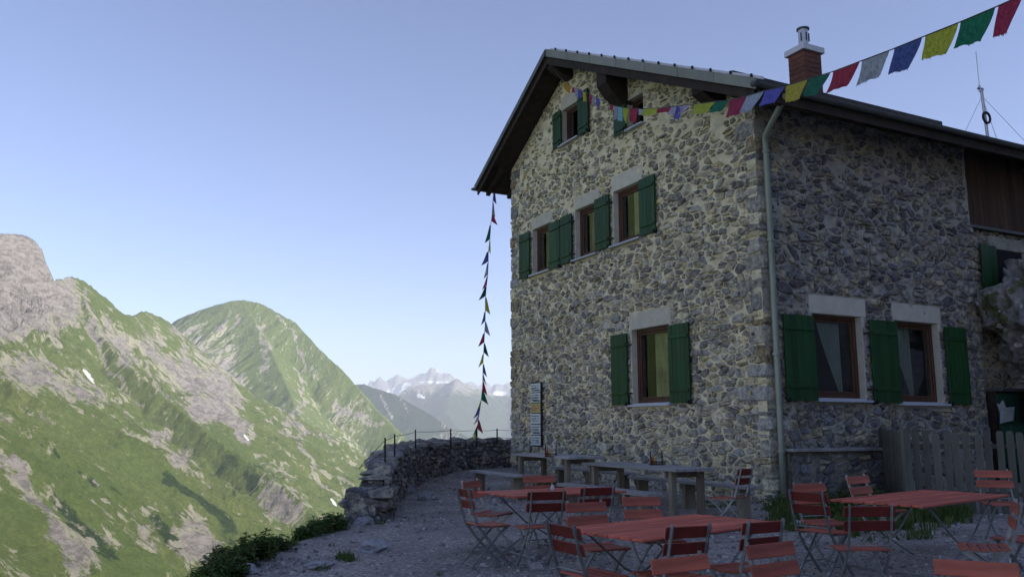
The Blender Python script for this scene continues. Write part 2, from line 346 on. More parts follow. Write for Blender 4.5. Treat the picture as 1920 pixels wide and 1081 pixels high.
def grid_mesh(name, X, Y, Z, colr, fall, m, label=None):
    nr, nc = X.shape; V = np.stack([X, Y, Z], -1).reshape(-1, 3)
    i = np.arange(nr * nc).reshape(nr, nc)
    q = np.stack([i[:-1, :-1], i[:-1, 1:], i[1:, 1:], i[1:, :-1]], -1).reshape(-1, 4)
    me = bpy.data.meshes.new(name); me.vertices.add(len(V)); me.vertices.foreach_set('co', V.astype(np.float32).ravel())
    me.loops.add(q.size); me.loops.foreach_set('vertex_index', q.astype(np.int32).ravel())
    me.polygons.add(len(q)); me.polygons.foreach_set('loop_start', np.arange(0, q.size, 4, dtype=np.int32))
    me.update(calc_edges=True)
    me.polygons.foreach_set('use_smooth', np.ones(len(q), dtype=bool))
    if colr is not None:
        ca = me.color_attributes.new('col', 'FLOAT_COLOR', 'POINT')
        ca.data.foreach_set('color', np.concatenate([colr.reshape(-1, 3), np.ones((len(V), 1))], 1).astype(np.float32).ravel())
    if fall is not None:
        fv = me.attributes.new('fall', 'FLOAT_VECTOR', 'POINT'); fv.data.foreach_set('vector', fall.reshape(-1, 3).astype(np.float32).ravel())
    me.materials.append(m)
    o = bpy.data.objects.new(name, me); COL.objects.link(o); o['kind'] = 'structure'
    if label: o['label'] = label
    return o
def blobs(px, py, lst):
    r = np.zeros(px.shape)
    for cx, cy, rx, ry, an, wt in lst:
        c, s = math.cos(R_(an)), math.sin(R_(an)); u = ((px - cx) * c + (py - cy) * s) / rx; v = (-(px - cx) * s + (py - cy) * c) / ry
        r = r + wt * np.exp(-np.clip((u * u + v * v), 0, 40) ** 1.5)
    return r
def lines(px, py, lst):
    r = np.zeros(px.shape)
    for pts, wd, wt in lst:
        d = np.full(px.shape, 1e9)
        for (x0, y0), (x1, y1) in zip(pts[:-1], pts[1:]):
            dx, dy = x1 - x0, y1 - y0; t = np.clip(((px - x0) * dx + (py - y0) * dy) / (dx * dx + dy * dy), 0, 1)
            d = np.minimum(d, np.hypot(px - x0 - t * dx, py - y0 - t * dy))
        r = np.maximum(r, wt * np.exp(-(d / wd) ** 2))
    return r

r1 = [(-980, -900, 300), (-960, -300, 340), (-960, 300, 350), (-950, 900, 330), (-935, 1250, 290)] + crest([
    (0, 540, 1500), (55, 535, 1570), (92, 530, 1625), (104, 524, 1650), (124, 521, 1680), (140, 521, 1700), (152, 525, 1730), (168, 535, 1760),
    (182, 550, 1800), (205, 584, 1850), (245, 590, 1960), (268, 584, 2030), (300, 592, 2140), (318, 606, 2220)])
rT = [(-990, 1250, 352), (-955, 1400, 356)] + crest([(-25, 436, 1470), (0, 437, 1500), (30, 437, 1540), (50, 440, 1560), (66, 450, 1575), (78, 464, 1590), (85, 488, 1600), (93, 515, 1612)])
r1s = crest([(318, 606, 2220), (345, 645, 2170), (372, 690, 2110), (400, 735, 2040), (430, 790, 1960), (465, 834, 1880), (510, 868, 1800), (560, 895, 1700), (605, 925, 1600), (645, 965, 1500), (720, 1060, 1380)])
sp1 = crest([(150, 526, 1720), (170, 600, 1600), (215, 660, 1510), (300, 735, 1420), (390, 812, 1330), (480, 870, 1250), (560, 935, 1180), (640, 1010, 1120)])
sp2 = crest([(0, 700, 1290), (90, 775, 1200), (180, 830, 1140), (280, 905, 1080), (380, 985, 1020), (480, 1080, 960)])
sp3 = crest([(-200, 720, 1000), (0, 880, 900), (100, 980, 850), (200, 1080, 800)])
r2 = crest([(200, 640, 3700), (290, 622, 3600), (320, 606, 3560), (345, 592, 3540), (375, 582, 3520), (405, 571, 3510), (430, 564, 3500), (455, 562, 3500), (480, 565, 3490), (505, 577, 3470), (530, 591, 3440),
            (552, 603, 3420), (570, 622, 3390), (600, 655, 3330), (640, 692, 3260), (665, 719, 3220), (690, 750, 3170), (720, 782, 3110), (745, 806, 3060), (790, 850, 2980), (860, 920, 2850), (960, 1010, 2700)])
r2s = crest([(455, 562, 3500), (500, 640, 3250), (545, 740, 2950), (590, 850, 2650), (640, 960, 2350)])
r2t = crest([(345, 592, 3540), (380, 660, 3300), (430, 760, 2950), (470, 850, 2650)])

def build_near_range():
    # polar grid round the camera
    az = np.concatenate([np.radians(np.linspace(-75, -33, 60)[:-1]), np.arctan((np.linspace(-80, 1000, 760) - 960) / 1594), np.radians(np.linspace(2, 60, 60))])
    dist = np.concatenate([np.geomspace(34, 600, 60)[:-1], np.linspace(600, 2450, 470)[:-1], np.linspace(2450, 3800, 270), np.geomspace(3850, 5600, 14)])
    A, D = np.meshgrid(az, dist)   # D: depth-ish distance; use Y = D*cos(az) blended to keep rings smooth
    X = D * np.tan(np.clip(A, -1.2, 1.0)); X = np.where(np.abs(A) > .62, D * np.sin(A) / math.cos(.62), X); Y = np.where(np.abs(A) > .62, D * np.cos(A) / math.cos(.62), D)
    wx = (fbm(X / 260, Y / 260, 4) - .5) * 110; wy = (fbm(X / 260 + 40, Y / 260 + 7, 4) - .5) * 110
    best = np.full(X.shape, -470.0); S_ = X * .8; T_ = Y * .8
    defs = [(r1, .86, .58, 240), (rT, 1.9, .80, 60), (r1s, 1.0, .62, 150), (sp1, 1.05, .72, 120), (sp2, 1.0, .70, 120), (sp3, 1.0, .7, 120), (r2, .86, .60, 500), (r2s, .72, .66, 300), (r2t, .85, .66, 200)]
    for i, (pl, k0, k1, br) in enumerate(defs):
        d, h, s = near(X, Y, pl)
        dn, _, sn = near(X + wx, Y + wy, pl)   # warped copy gives wandering gullies
        cx_, cy_ = pl[-1][0] - pl[0][0], pl[-1][1] - pl[0][1]; cl_ = math.hypot(cx_, cy_); sn = ((X + wx) * cx_ + (Y + wy) * cy_) / cl_
        f = np.where(d < br, k0 * d, k0 * br + k1 * (d - br))
        am = np.clip(d / 220, 0, 1)
        z = h - f + am * 74 * (ridged(sn / 115 + i * 7, dn / 900 + i, 5) - .62) * (1 if i < 6 else 1.3) + am * 40 * (ridged(sn / 36, dn / 190, 4) - .6)
        k = z > best; best = np.where(k, z, best); S_ = np.where(k, sn + i * 900, S_); T_ = np.where(k, dn, T_)
    Z = best + 13 * (fbm(X / 26, Y / 26, 5, .6) - .5) * np.clip(D / 900, 0, 1)
    # rocky towers of the left peak
    px, py = proj(np.stack([X, Y, Z], -1))
    rocky = blobs(px, py, [(30, 520, 110, 110, 0, 1), (60, 590, 120, 60, 20, .9)])
    Z = Z + rocky * 9 * (fbm(X / 13, Y / 13, 4, .6) - .5) + rocky * 34 * (ridged(X / 40, Y / 40 + Z / 60, 5, .6) - .62) * np.clip(near(X, Y, rT)[0] / 30, 0, 1)
    # hillside on which the hut stands, falling left and away
    h0 = -1.5 - np.clip(6 - X, 0, None) * .95 - .38 * np.clip(Y - 30, 0, None) * np.clip((120 - X) / 100, .3, 1)
    h0 = np.where(X > 6, h0 * np.clip(1 - (X - 6) / 60, 0, 1), h0)
    h0 = np.maximum(h0, -460)
    h0 = np.where(D > 1200, -470, h0); nearm = h0 > Z; Z = np.maximum(h0, Z)
    Z = np.where(D < 40, np.minimum(Z, -2.5 - np.clip(4 - X, 0, None)), Z)
    P = np.stack([X, Y, Z], -1); px, py = proj(P); qx, qy = px, py
    # cover
    pw_ = (fbm(X / 70, Y / 70, 5, .6) - .5) * 70; px = px + pw_; py = py + (fbm(X / 60 + 9, Y / 60, 5, .6) - .5) * 50
    zx = np.gradient(Z, axis=1) / np.maximum(np.hypot(np.gradient(X, axis=1), np.gradient(Y, axis=1)), 1)
    zy = np.gradient(Z, axis=0) / np.maximum(np.hypot(np.gradient(X, axis=0), np.gradient(Y, axis=0)), 1)
    steep = np.hypot(zx, zy)
    rock = .1 + np.clip((steep - 1.1) * .3, 0, .3) + (fbm(X / 110, Y / 110, 5, .65) - .5) * .75
    rock += blobs(px, py, [(25, 510, 95, 90, 0, 1.0), (70, 560, 75, 45, 30, .75), (15, 600, 60, 40, 0, .5), (140, 570, 40, 35, 30, .35), (105, 720, 85, 30, 10, .55), (25, 690, 50, 35, 0, .45), (180, 610, 22, 40, -20, .3),
                           (225, 650, 26, 60, -35, .4), (275, 640, 16, 60, -35, .4), (330, 690, 36, 60, -30, .35), (378, 720, 45, 60, -25, .5), (425, 735, 30, 62, 10, .6), (400, 650, 60, 40, 10, .3), (370, 770, 40, 22, 35, .55),
                           (455, 815, 16, 28, 0, .5), (285, 815, 20, 14, 0, .6), (335, 850, 22, 28, 0, .45), (350, 880, 26, 12, 40, .4), (395, 925, 10, 28, -15, .5), (430, 945, 10, 26, -15, .4), (530, 950, 32, 48, -22, .9),
                           (370, 1010, 40, 45, -25, .9), (285, 955, 22, 12, 20, .5), (150, 1035, 50, 42, 35, .8), (110, 985, 28, 18, 35, .5), (25, 890, 40, 25, 40, .45), (60, 950, 40, 10, 50, .3), (10, 800, 40, 30, 20, .35), (265, 1005, 20, 30, -30, .4), (40, 1060, 50, 16, 30, .4),
                           (640, 800, 70, 26, -10, .25), (560, 790, 30, 50, 20, .25), (700, 850, 60, 30, 0, .22), (520, 880, 30, 20, 0, .25), (330, 625, 50, 12, -15, .35), (640, 760, 30, 16, 45, .3)])
    rock += lines(px, py, [([(160, 545), (172, 620), (195, 680), (235, 730), (270, 760)], 6, .55), ([(205, 590), (225, 650), (262, 720)], 7, .5), ([(268, 590), (300, 650), (345, 720), (375, 760)], 6, .5),
                           ([(318, 612), (350, 660), (390, 720), (420, 770), (452, 812), (466, 828)], 5, .7), ([(95, 620), (130, 680), (180, 725), (250, 785), (300, 830)], 5, .35), ([(60, 760), (120, 800), (155, 835)], 5, .5),
                           ([(0, 850), (45, 880), (55, 930), (100, 975), (150, 1030)], 9, .5), ([(0, 1015), (60, 1050), (100, 1080)], 12, .5), ([(285, 690), (300, 760), (310, 820)], 4, .5),
                           ([(478, 588), (482, 620), (495, 660), (508, 700)], 4.5, .75), ([(518, 598), (540, 625), (560, 660), (567, 700), (566, 740), (556, 770), (556, 800), (566, 850), (596, 900), (640, 960)], 3.2, .85),
                           ([(425, 580), (412, 620)], 4, .7), ([(450, 582), (445, 610)], 4, .7), ([(490, 690), (520, 755), (538, 790), (545, 820)], 3, .5), ([(590, 690), (610, 715), (650, 760), (700, 800)], 6, .35), ([(445, 770), (452, 800), (466, 830)], 4, .7)])
    rock -= blobs(px, py, [(230, 860, 120, 26, 35, .35), (420, 830, 60, 30, 30, .25), (130, 800, 70, 14, 38, .25), (470, 680, 50, 60, 0, .12), (590, 760, 60, 60, 0, .1), (480, 590, 60, 16, 10, .2)])
    shrub = blobs(px, py, [(478, 905, 28, 26, 0, .9), (440, 865, 30, 18, 20, .6), (415, 885, 16, 14, 0, .6), (112, 945, 34, 14, 25, .9), (150, 985, 60, 14, 42, .8), (205, 1035, 70, 12, 40, .7), (345, 915, 60, 12, 38, .9), (410, 955, 50, 14, 45, .8), (300, 990, 60, 15, 42, .9), (350, 1030, 40, 12, 42, .6),
                           (110, 850, 60, 5, 36, .8), (190, 910, 60, 5, 36, .8), (505, 820, 40, 18, 30, .2), (330, 960, 40, 10, 35, .6), (230, 1020, 30, 12, 20, .5), (580, 920, 30, 30, 0, .35), (620, 930, 18, 24, 0, .5), (440, 1010, 30, 40, 0, .6), (10, 1070, 30, 16, 0, .6)])
    snow = blobs(qx, qy, [(166, 704, 19, 4, 52, 1.15), (625, 940, 12, 3.5, 55, 1.0), (462, 820, 10, 3, 50, .8)])
    # everything below the hut and on the shading hill is meadow
    rock = np.where(nearm, .2, rock); shrub = np.where(nearm, 0, shrub); snow = np.where(nearm, 0, snow)
    grid_mesh('mountain_range', X, Y, Z, np.clip(np.stack([rock, shrub, snow], -1), 0, 1.5), np.stack([S_, T_, X * 0], -1), terrain_mat('alpine_slopes'),
              'green and rocky mountain slopes across the valley')
build_near_range()

def build_far(name, label, ridges, az0, az1, nc, d0, d1, nr, amp, sx, base, cover, m, floor=None):
    az = np.linspace((az0 - 960) / 1594, (az1 - 960) / 1594, nc); dist = np.linspace(d0, d1, nr)
    A, D = np.meshgrid(az, dist); X = D * A; Y = D
    best = np.full(X.shape, float(base)); S_ = X * 1.; T_ = Y * 1.
    wx = (fbm(X / (sx * 2), Y / (sx * 2), 4) - .5) * sx * .8; wy = (fbm(X / (sx * 2) + 40, Y / (sx * 2) + 7, 4) - .5) * sx * .8
    for i, (pl, k0) in enumerate(ridges):
        d, h, s = near(X, Y, pl); dn, hn, sn = near(X + wx, Y + wy, pl)
        z = h - k0 * d + np.clip(d / (sx * .7), 0, 1) * amp * (ridged(sn / sx + i * 5, dn / (sx * 6), 5) - .62)
        k = z > best; best = np.where(k, z, best); S_ = np.where(k, sn, S_); T_ = np.where(k, dn, T_)
    Z = best + amp * .22 * (fbm(X / (sx * .3), Y / (sx * .3), 5, .6) - .5)
    px, py = proj(np.stack([X, Y, Z], -1))
    return grid_mesh(name, X, Y, Z, np.clip(np.stack(cover(px, py, X, Y, Z), -1), 0, 1.5), np.stack([S_, T_, X * 0], -1), m, label)
r3 = crest([(560, 760, 6600), (640, 722, 6400), (660, 721, 6300), (682, 720, 6250), (700, 727, 6200), (740, 738, 6100), (780, 760, 6000), (820, 785, 5900), (860, 808, 5800), (900, 832, 5700), (960, 865, 5550), (1060, 920, 5400)])
build_far('dark_ridge', 'dark green wooded ridge behind the dome mountain', [(r3, .72)], 560, 1700, 520, 4300, 6700, 240, 110, 260, -470,
          lambda px, py, X, Y, Z: (.08 + .35 * (fbm(X / 200, Y / 200) > .62) + lines(px, py, [([(715, 745), (735, 782)], 4, .6), ([(752, 748), (765, 770)], 3, .5)]), .55 + .5 * (fbm(X / 300, Y / 300) - .5) + 0 * X, 0 * X),
          terrain_mat('wooded_slopes', (.04, .075, .025), (.06, .09, .03), fine=.012))
r4 = crest([(600, 790, 9200), (700, 765, 9400), (748, 741, 9600), (766, 726, 9700), (782, 721, 9700), (819, 720, 9700), (839, 717, 9650), (857, 709, 9600), (866, 717, 9600), (884, 727, 9700), (905, 730, 9800), (925, 740, 9900), (960, 741, 10000),
            (1040, 730, 10000), (1120, 745, 10000), (1250, 735, 10000), (1400, 745, 10000), (1700, 730, 10000)])
r4s = crest([(857, 709, 9600), (835, 770, 8700), (900, 860, 7600)]); r4t = crest([(960, 741, 10000), (985, 800, 8700), (1040, 880, 7600)])
build_far('middle_range', 'hazy blue green mountain range in the middle distance', [(r4, .62), (r4s, .6), (r4t, .6)], 560, 1900, 560, 6800, 10400, 300, 240, 600, -480,
          lambda px, py, X, Y, Z: (.15 + np.clip((Z - 330) / 160, -.4, 1) + (fbm(X / 400, Y / 400) - .5) * .8, np.clip(.45 - (Z + 100) / 500, 0, .6), blobs(px, py, [(786, 741, 5, 4, 0, 1.3), (793, 744, 5, 2.5, 20, 1.3)])),
          terrain_mat('hazy_slopes', (.07, .11, .04), (.10, .14, .06), fine=.006))
r5 = crest([(600, 740, 16000), (675, 728, 15800), (690, 721, 15700), (694, 714, 15700), (702, 716, 15700), (711, 705, 15700), (725, 714, 15800), (733, 708, 15800), (745, 702, 15800), (757, 706, 15800), (770, 711, 15800), (786, 700, 15700), (801, 698, 15600), (804, 692, 15600), (810, 688, 15600), (819, 693, 15600),
            (824, 698, 15600), (835, 697, 15600), (843, 714, 15700), (856, 720, 15800), (870, 717, 15900), (880, 714, 15900), (886, 716, 15900), (896, 723, 16000), (904, 719, 16000), (915, 716, 16000), (922, 722, 16000), (932, 716, 16000), (945, 722, 16000), (953, 717, 16000), (960, 714, 16000),
            (1000, 700, 16000), (1050, 715, 16000), (1100, 705, 16000), (1200, 725, 16000), (1300, 710, 16000), (1500, 720, 16000), (1700, 715, 16000)])
build_far('snowy_peaks', 'distant rocky peaks with snow fields', [(r5, .7)], 560, 1900, 620, 13200, 16600, 260, 330, 420, -480,
          lambda px, py, X, Y, Z: (.95 + 0 * X, 0 * X, blobs(px, py, [(752, 727, 22, 5, -12, 1.1), (742, 731, 14, 4, 0, 1), (735, 735, 14, 3, 0, .8), (815, 716, 30, 3, 0, .8), (825, 697, 7, 2, 30, 1), (935, 737, 26, 5, 0, .9), (762, 719, 10, 3, 0, .8)]) + .25 * (fbm(X / 500, Y / 500) > .6)),
          terrain_mat('snowy_rock', rock=(.40, .36, .37), fine=.004))
# valley floor under everything
M['valley'] = mat('valley_meadow', (.09, .13, .04), var=.3, scale=.004, bump=0)
fx = np.array([[-7500, 9000], [-7500, 9000.]]); fy = np.array([[-1400, -1400], [17500, 17500.]])
grid_mesh('valley_floor', fx, fy, fx * 0 - 484, None, None, M['valley'])
# unseen hill added to the right of the hut: it keeps terrace and hut in shade
def build_shade_hill():
    az = np.linspace(22, 420, 300); ay = np.linspace(-420, 100, 220); X, Y = np.meshgrid(az, ay)
    fy = np.clip((45 - Y) / 50, 0, 1) * np.clip((Y + 420) / 120, 0, 1)
    Z = np.where(X > 155, .72 * 131 - .5 * (X - 155), .72 * (X - 24)) * fy - 2
    Z = Z + 9 * (ridged(X / 45, Y / 45, 5) - .6) * np.clip((X - 26) / 30, 0, 1)
    grid_mesh('shade_hill', X, Y, Z, np.clip(np.stack([.3 + (fbm(X / 20, Y / 20) - .5), X * 0, X * 0], -1), 0, 1), np.stack([Y, X, X * 0], -1), terrain_mat('shade_hill_slope', fine=.12), 'unseen hill added to shade the hut and terrace')
build_shade_hill()

# ------------------------------------------------------------------ terrace
EDGE = [(-6.2, -8), (-5.2, 0), (-4.4, 5), (-3.9, 8), (-3.55, 9.2), (-3.2, 10.4), (-2.85, 12.0), (-2.65, 13.5), (-2.65, 16.2), (-2.75, 18.2), (-2.65, 21.4), (-2.0, 23.8), (-.9, 25.2), (.6, 26.2), (3, 27.3)]
def build_terrace():
    xs = np.concatenate([np.linspace(-13, -5, 18)[:-1], np.linspace(-5, 7.5, 190)[:-1], np.linspace(7.5, 40, 60)])
    ys = np.concatenate([np.linspace(-12, 3.5, 30)[:-1], np.linspace(3.5, 20, 230)[:-1], np.linspace(20, 40, 80)])
    X, Y = np.meshgrid(xs, ys)
    d, h, s = near(X, Y, [(a, b, 0) for a, b in EDGE])
    ex = np.interp(Y, [p[1] for p in EDGE], [p[0] for p in EDGE]); out = (X < ex) | (Y > 27.3)
    d = np.where(out, d, 0)
    G = -.03 * (14 - np.minimum(Y, 26)) + .02 * (np.clip(X, -6, 20) - 4)
    Z = G + .05 * (fbm(X / 1.3, Y / 1.3, 4) - .5) + .025 * (fbm(X / .25, Y / .25, 4) - .5)
    Z = Z - np.where(out, .25 * d + 1.1 * np.clip(d - .25, 0, 30), 0) + np.where(out, .25 * (fbm(X / .7, Y / .7, 4) - .5) * np.clip(d, 0, 1), 0)
    Z = Z + np.clip(X - 14, 0, None) * .3
    grid_mesh('terrace_ground', X, Y, Z, None, None, M['gravel'], 'grey gravel terrace in front of the hut')
build_terrace()
def rock_mesh(name, seed, sx, sy, sz, sub=3, amp=.28, colf=None, m=None, flat=True, nsc=1.6):
    import bmesh
    bm = bmesh.new(); bmesh.ops.create_icosphere(bm, subdivisions=sub, radius=1)
    cols = []
    for v in bm.verts:
        p = v.co.copy(); q = p * nsc + Vector((seed * 3.1, seed * 1.7, 0))
        k = 1 + amp * (mn.fractal(q, .8, 2.1, 7)) + amp * .35 * (mn.cell(q * 1.3) - .5) - amp * .5 * max(0, .12 - abs(mn.noise(q * 1.7))) * 4
        v.co = Vector((p.x * sx * k, p.y * sy * k, p.z * sz * k))
        cols.append(colf(v.co, p) if colf else (.2, .19, .19))
    me = bpy.data.meshes.new(name); bm.to_mesh(me); bm.free()
    ca = me.color_attributes.new('col', 'FLOAT_COLOR', 'POINT')
    ca.data.foreach_set('color', np.array([c + (1,) for c in cols], dtype=np.float32).ravel())
    if not flat: me.polygons.foreach_set('use_smooth', [True] * len(me.polygons))
    me.materials.append(m or M['pebble']); return me
# loose stones as one mass
mb = MB()
for i in range(15000):
    y = 4.3 + 18 * random.random() ** 1.6; lo = np.interp(y, [p[1] for p in EDGE], [p[0] for p in EDGE]) + .05
    x = random.uniform(lo, min(7.5, y * .63 + .3)); r = random.choice((.008, .010, .014, .014, .02, .03)) * random.uniform(.6, 1.2)
    if random.random() < .012: r *= 2
    q = HC[:2]; u_, v_ = (np.array([x, y]) - q) @ D1[:2], (np.array([x, y]) - q) @ D2[:2]
    if u_ > -.1 and v_ > -.1: continue
    c = random.choice(((.20, .18, .17), (.28, .26, .24), (.36, .34, .32), (.15, .14, .14), (.46, .43, .40)))
    a = random.uniform(0, 6.28); z = gz(x, y); vs = []
    for k in range(5):
        t = a + k * 1.257 + random.uniform(-.3, .3); rr = r * random.uniform(.7, 1.3); vs.append((x + rr * math.cos(t) * 1.3, y + rr * math.sin(t), z - .01))
    for k in range(5):
        t = a + k * 1.257 + random.uniform(-.3, .3); rr = r * random.uniform(.4, .8); vs.append((x + rr * math.cos(t) * 1.3, y + rr * math.sin(t), z + r * random.uniform(.5, .9)))
    mb.add(vs, [(5, 6, 7, 8, 9)] + [(k, (k + 1) % 5, 5 + (k + 1) % 5, 5 + k) for k in range(5)], c)
mb.build('gravel', M['pebble'], kind='stuff', label='loose grey gravel scattered over the terrace')
for (px, py, sx, sy, sz, lab) in [(702, 1030, .28, .22, .10, 'broad flat grey rock set in the gravel left of the chairs'), (600, 1060, .16, .2, .05, 'low pale rock in the gravel near the terrace edge'),
        (800, 936, .27, .2, .13, 'grey rock lying at the foot of the parapet wall'), (765, 925, .16, .14, .16, 'small upright rock leaning on the parapet wall'), (683, 983, .22, .16, .10, 'grey rock at the broken end of the parapet'),
        (1500, 985, .2, .14, .06, 'pale stone slab lying between the grass and the chairs'), (455, 1072, .22, .16, .08, 'pale rock among the weeds at the terrace edge')]:
    p = gp(px, py, 0)
    g = random.uniform(.26, .36); me = rock_mesh('rock', px * .01, sx, sy, sz, 3, .3, lambda c, q, g=g: (g, g * .98, g * 1.0), M['pebble'])
    o = link('rock', me, None, (p[0], p[1], gz(p[0], p[1]) + sz * .25), (0, 0, px)); tag(o, lab, 'rock')

# ------------------------------------------------------------------ rubble masonry
def clip(poly, nx, ny, c): # keep nx*x+ny*y <= c
    out = []
    for i in range(len(poly)):
        a = poly[i]; b = poly[(i + 1) % len(poly)]; da = nx * a[0] + ny * a[1] - c; db = nx * b[0] + ny * b[1] - c
        if da <= 0: out.append(a)
        if (da < 0) != (db < 0) and abs(da - db) > 1e-12:
            t = da / (da - db); out.append((a[0] + t * (b[0] - a[0]), a[1] + t * (b[1] - a[1])))
    return out
def area(p): return .5 * sum(p[i][0] * p[(i + 1) % len(p)][1] - p[(i + 1) % len(p)][0] * p[i][1] for i in range(len(p)))
def cells(a0, a1, z0, z1, da, dz, rnd, drop=.14, planes=(), holes=()):
    nc = int((a1 - a0) / da) + 1; nr = int((z1 - z0) / dz) + 1; seeds = {}
    for r in range(-2, nr + 2):
        for c in range(-2, nc + 2):
            if rnd.random() < drop: continue
            seeds[(r, c)] = (a0 + (c + .5 * (r & 1) + rnd.uniform(-.42, .42)) * da, z0 + (r + rnd.uniform(-.42, .42)) * dz)
    res = []; k = da / dz
    for (r, c), (sx, sz) in seeds.items():
        p = [(sx - da * 1.6, sz - dz * 1.6), (sx + da * 1.6, sz - dz * 1.6), (sx + da * 1.6, sz + dz * 1.6), (sx - da * 1.6, sz + dz * 1.6)]
        for dr in range(-3, 4):
            for dc in range(-3, 4):
                q = seeds.get((r + dr, c + dc))
                if not q or (dr == 0 and dc == 0): continue
                nx, nz = q[0] - sx, (q[1] - sz) * k * k; mx, mz = (q[0] + sx) / 2, (q[1] + sz) / 2
                p = clip(p, nx, nz, nx * mx + nz * mz)
                if len(p) < 3: break
            if len(p) < 3: break
        if len(p) < 3: continue
        for pl in [(-1, 0, -a0), (1, 0, a1), (0, -1, -z0), (0, 1, z1)] + list(planes):
            p = clip(p, *pl)
            if len(p) < 3: break
        if len(p) < 3: continue
        ok = True; both = None
        for (x0, x1, y0, y1) in holes:
            if max(q[0] for q in p) <= x0 or min(q[0] for q in p) >= x1 or max(q[1] for q in p) <= y0 or min(q[1] for q in p) >= y1: continue
            cx = sum(q[0] for q in p) / len(p); cy = sum(q[1] for q in p) / len(p)
            opt = [(x0 - cx, (1, 0, x0)), (cx - x1, (-1, 0, -x1)), (y0 - cy, (0, 1, y0)), (cy - y1, (0, -1, -y1))]
            p = clip(p, *max(opt)[1])
            if len(p) < 3: ok = False; break
        if not ok or abs(area(p)) < .0035: continue
        if abs(area(p)) > .9 * da * dz and rnd.random() < .5:
            cx = sum(q[0] for q in p) / len(p); cy = sum(q[1] for q in p) / len(p) + rnd.uniform(-.15, .15) * dz; an = rnd.uniform(-.25, .25) if rnd.random() < .8 else 1.4
            nx, ny = -math.sin(an), math.cos(an); c_ = nx * cx + ny * cy
            for q in (clip(p, nx, ny, c_), clip(p, -nx, -ny, -c_)):
                if len(q) > 2 and abs(area(q)) > .003: res.append(q)
        else: res.append(p)
    return res
def rounded(p, gap, rnd, jit=.010):
    if area(p) < 0: p = p[::-1]
    cx = sum(q[0] for q in p) / len(p); cy = sum(q[1] for q in p) / len(p)
    n = len(p); A = area(p); rad = math.sqrt(A); k = max(.35, 1 - gap / rad * 2)
    p = [(cx + (x - cx) * k, cy + (y - cy) * k) for x, y in p]
    o = []
    for i in range(n): # cut corners
        a = p[i]; b = p[(i + 1) % n]
        if math.hypot(a[0] - b[0], a[1] - b[1]) < .02: o.append(((a[0] + b[0]) / 2, (a[1] + b[1]) / 2)); continue
        o += [(a[0] * .9 + b[0] * .1, a[1] * .9 + b[1] * .1), (a[0] * .1 + b[0] * .9, a[1] * .1 + b[1] * .9)]
    return [(x + rnd.uniform(-jit, jit), y + rnd.uniform(-jit, jit)) for x, y in o], (cx, cy), rad
def stone(mb, poly, fn, gap, p, rnd, col, back=-.03):
    o, c, rad = rounded(poly, gap, rnd); n = len(o)
    if n < 5: return
    mx, my = c[0] + rnd.uniform(-.2, .2) * rad * .4, c[1] + rnd.uniform(-.2, .2) * rad * .4
    tx, ty = rnd.uniform(-.25, .25), rnd.uniform(-.25, .25)
    def ring(k, off, j=0): return [fn(mx + (x - mx) * k + rnd.uniform(-j, j), my + (y - my) * k + rnd.uniform(-j, j), off + (tx * (x - mx) + ty * (y - my)) * (1 if off > 0 else 0) + rnd.uniform(-j, j)) for x, y in o]
    vs = ring(1, back) + ring(.97, p * .55, .004) + ring(.72, p, .006) + [fn(mx, my, p * rnd.uniform(.95, 1.3))]
    fs = []
    for r in range(2):
        for i in range(n): j = (i + 1) % n; fs.append((r * n + i, r * n + j, (r + 1) * n + j, (r + 1) * n + i))
    fs += [(2 * n + i, 2 * n + (i + 1) % n, 3 * n) for i in range(n)]
    mb.add(vs, fs, col)
PAL = [(.175, .165, .155), (.21, .195, .17), (.14, .135, .135), (.25, .23, .18), (.19, .17, .135), (.16, .155, .155), (.29, .25, .165), (.12, .115, .115), (.23, .215, .195), (.17, .165, .17)]
def stone_col(rnd, warm=0):
    c = rnd.choice(PAL); c = (c[0] * 1.12, c[1] * 1.04, c[2] * .88); k = rnd.uniform(1.0, 1.9)
    return (c[0] * k * (1 + warm * .25), c[1] * k * (1 + warm * .18), c[2] * k * (1 - warm * .12))
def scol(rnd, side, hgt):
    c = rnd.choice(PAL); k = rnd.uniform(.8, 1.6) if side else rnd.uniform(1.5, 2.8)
    if side: return (c[0] * k, c[1] * k * 1.01, c[2] * k * 1.04)  # side wall stones darker and bluer: shade put into their colour
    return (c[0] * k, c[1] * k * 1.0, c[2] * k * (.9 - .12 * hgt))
def lay(parent, items, limit, name='stone', m=None):
    """items: (score, MB). The largest-showing become parts, the rest one mass"""
    items.sort(key=lambda t: -t[0])
    for sc, b in items[:limit]:
        b.build(name, m or M['stone'], parent)
    rest = MB()
    for sc, b in items[limit:]: rest.add(b.v, b.f); rest.c[-len(b.v):] = b.c; rest.uc = True
    if rest.v: rest.build('small_' + name + 's', m or M['stone'], parent, kind='stuff')

# ------------------------------------------------------------------ the hut
hut = empty('stone_hut', tuple(HC), HB, 'large rubble stone mountain hut with green shutters and a dark overhanging roof', 'hut')
UL = 9.92; VR = 6.0; RZ, RU = 10.92, 6.54; KR, KL = .493, .573
def roof_z(u): return RZ - (KR * (RU - u) if u < RU else KL * (u - RU))
def GF(u, z, off): return (-off, u, z)      # gable wall -> local
def RF(v, z, off): return (v, -off, z)      # right wall -> local
wins_g = [ # u0,u1,z0,z1, lintel(u0,u1,z1), shutters
    (7.62, 8.62, 5.42, 6.70, (7.55, 8.68, 7.0)), (5.36, 6.37, 5.44, 6.72, (5.26, 6.40, 7.02)), (3.60, 4.66, 5.46, 6.76, (3.5, 4.70, 7.12)),
    (2.72, 4.05, 1.82, 3.46, (2.64, 4.10, 3.83)), (6.12, 6.97, 8.58, 9.56, (6.12, 7.0, 9.92)), (3.40, 4.0, 8.03, 8.76, (3.38, 4.0, 8.82))]
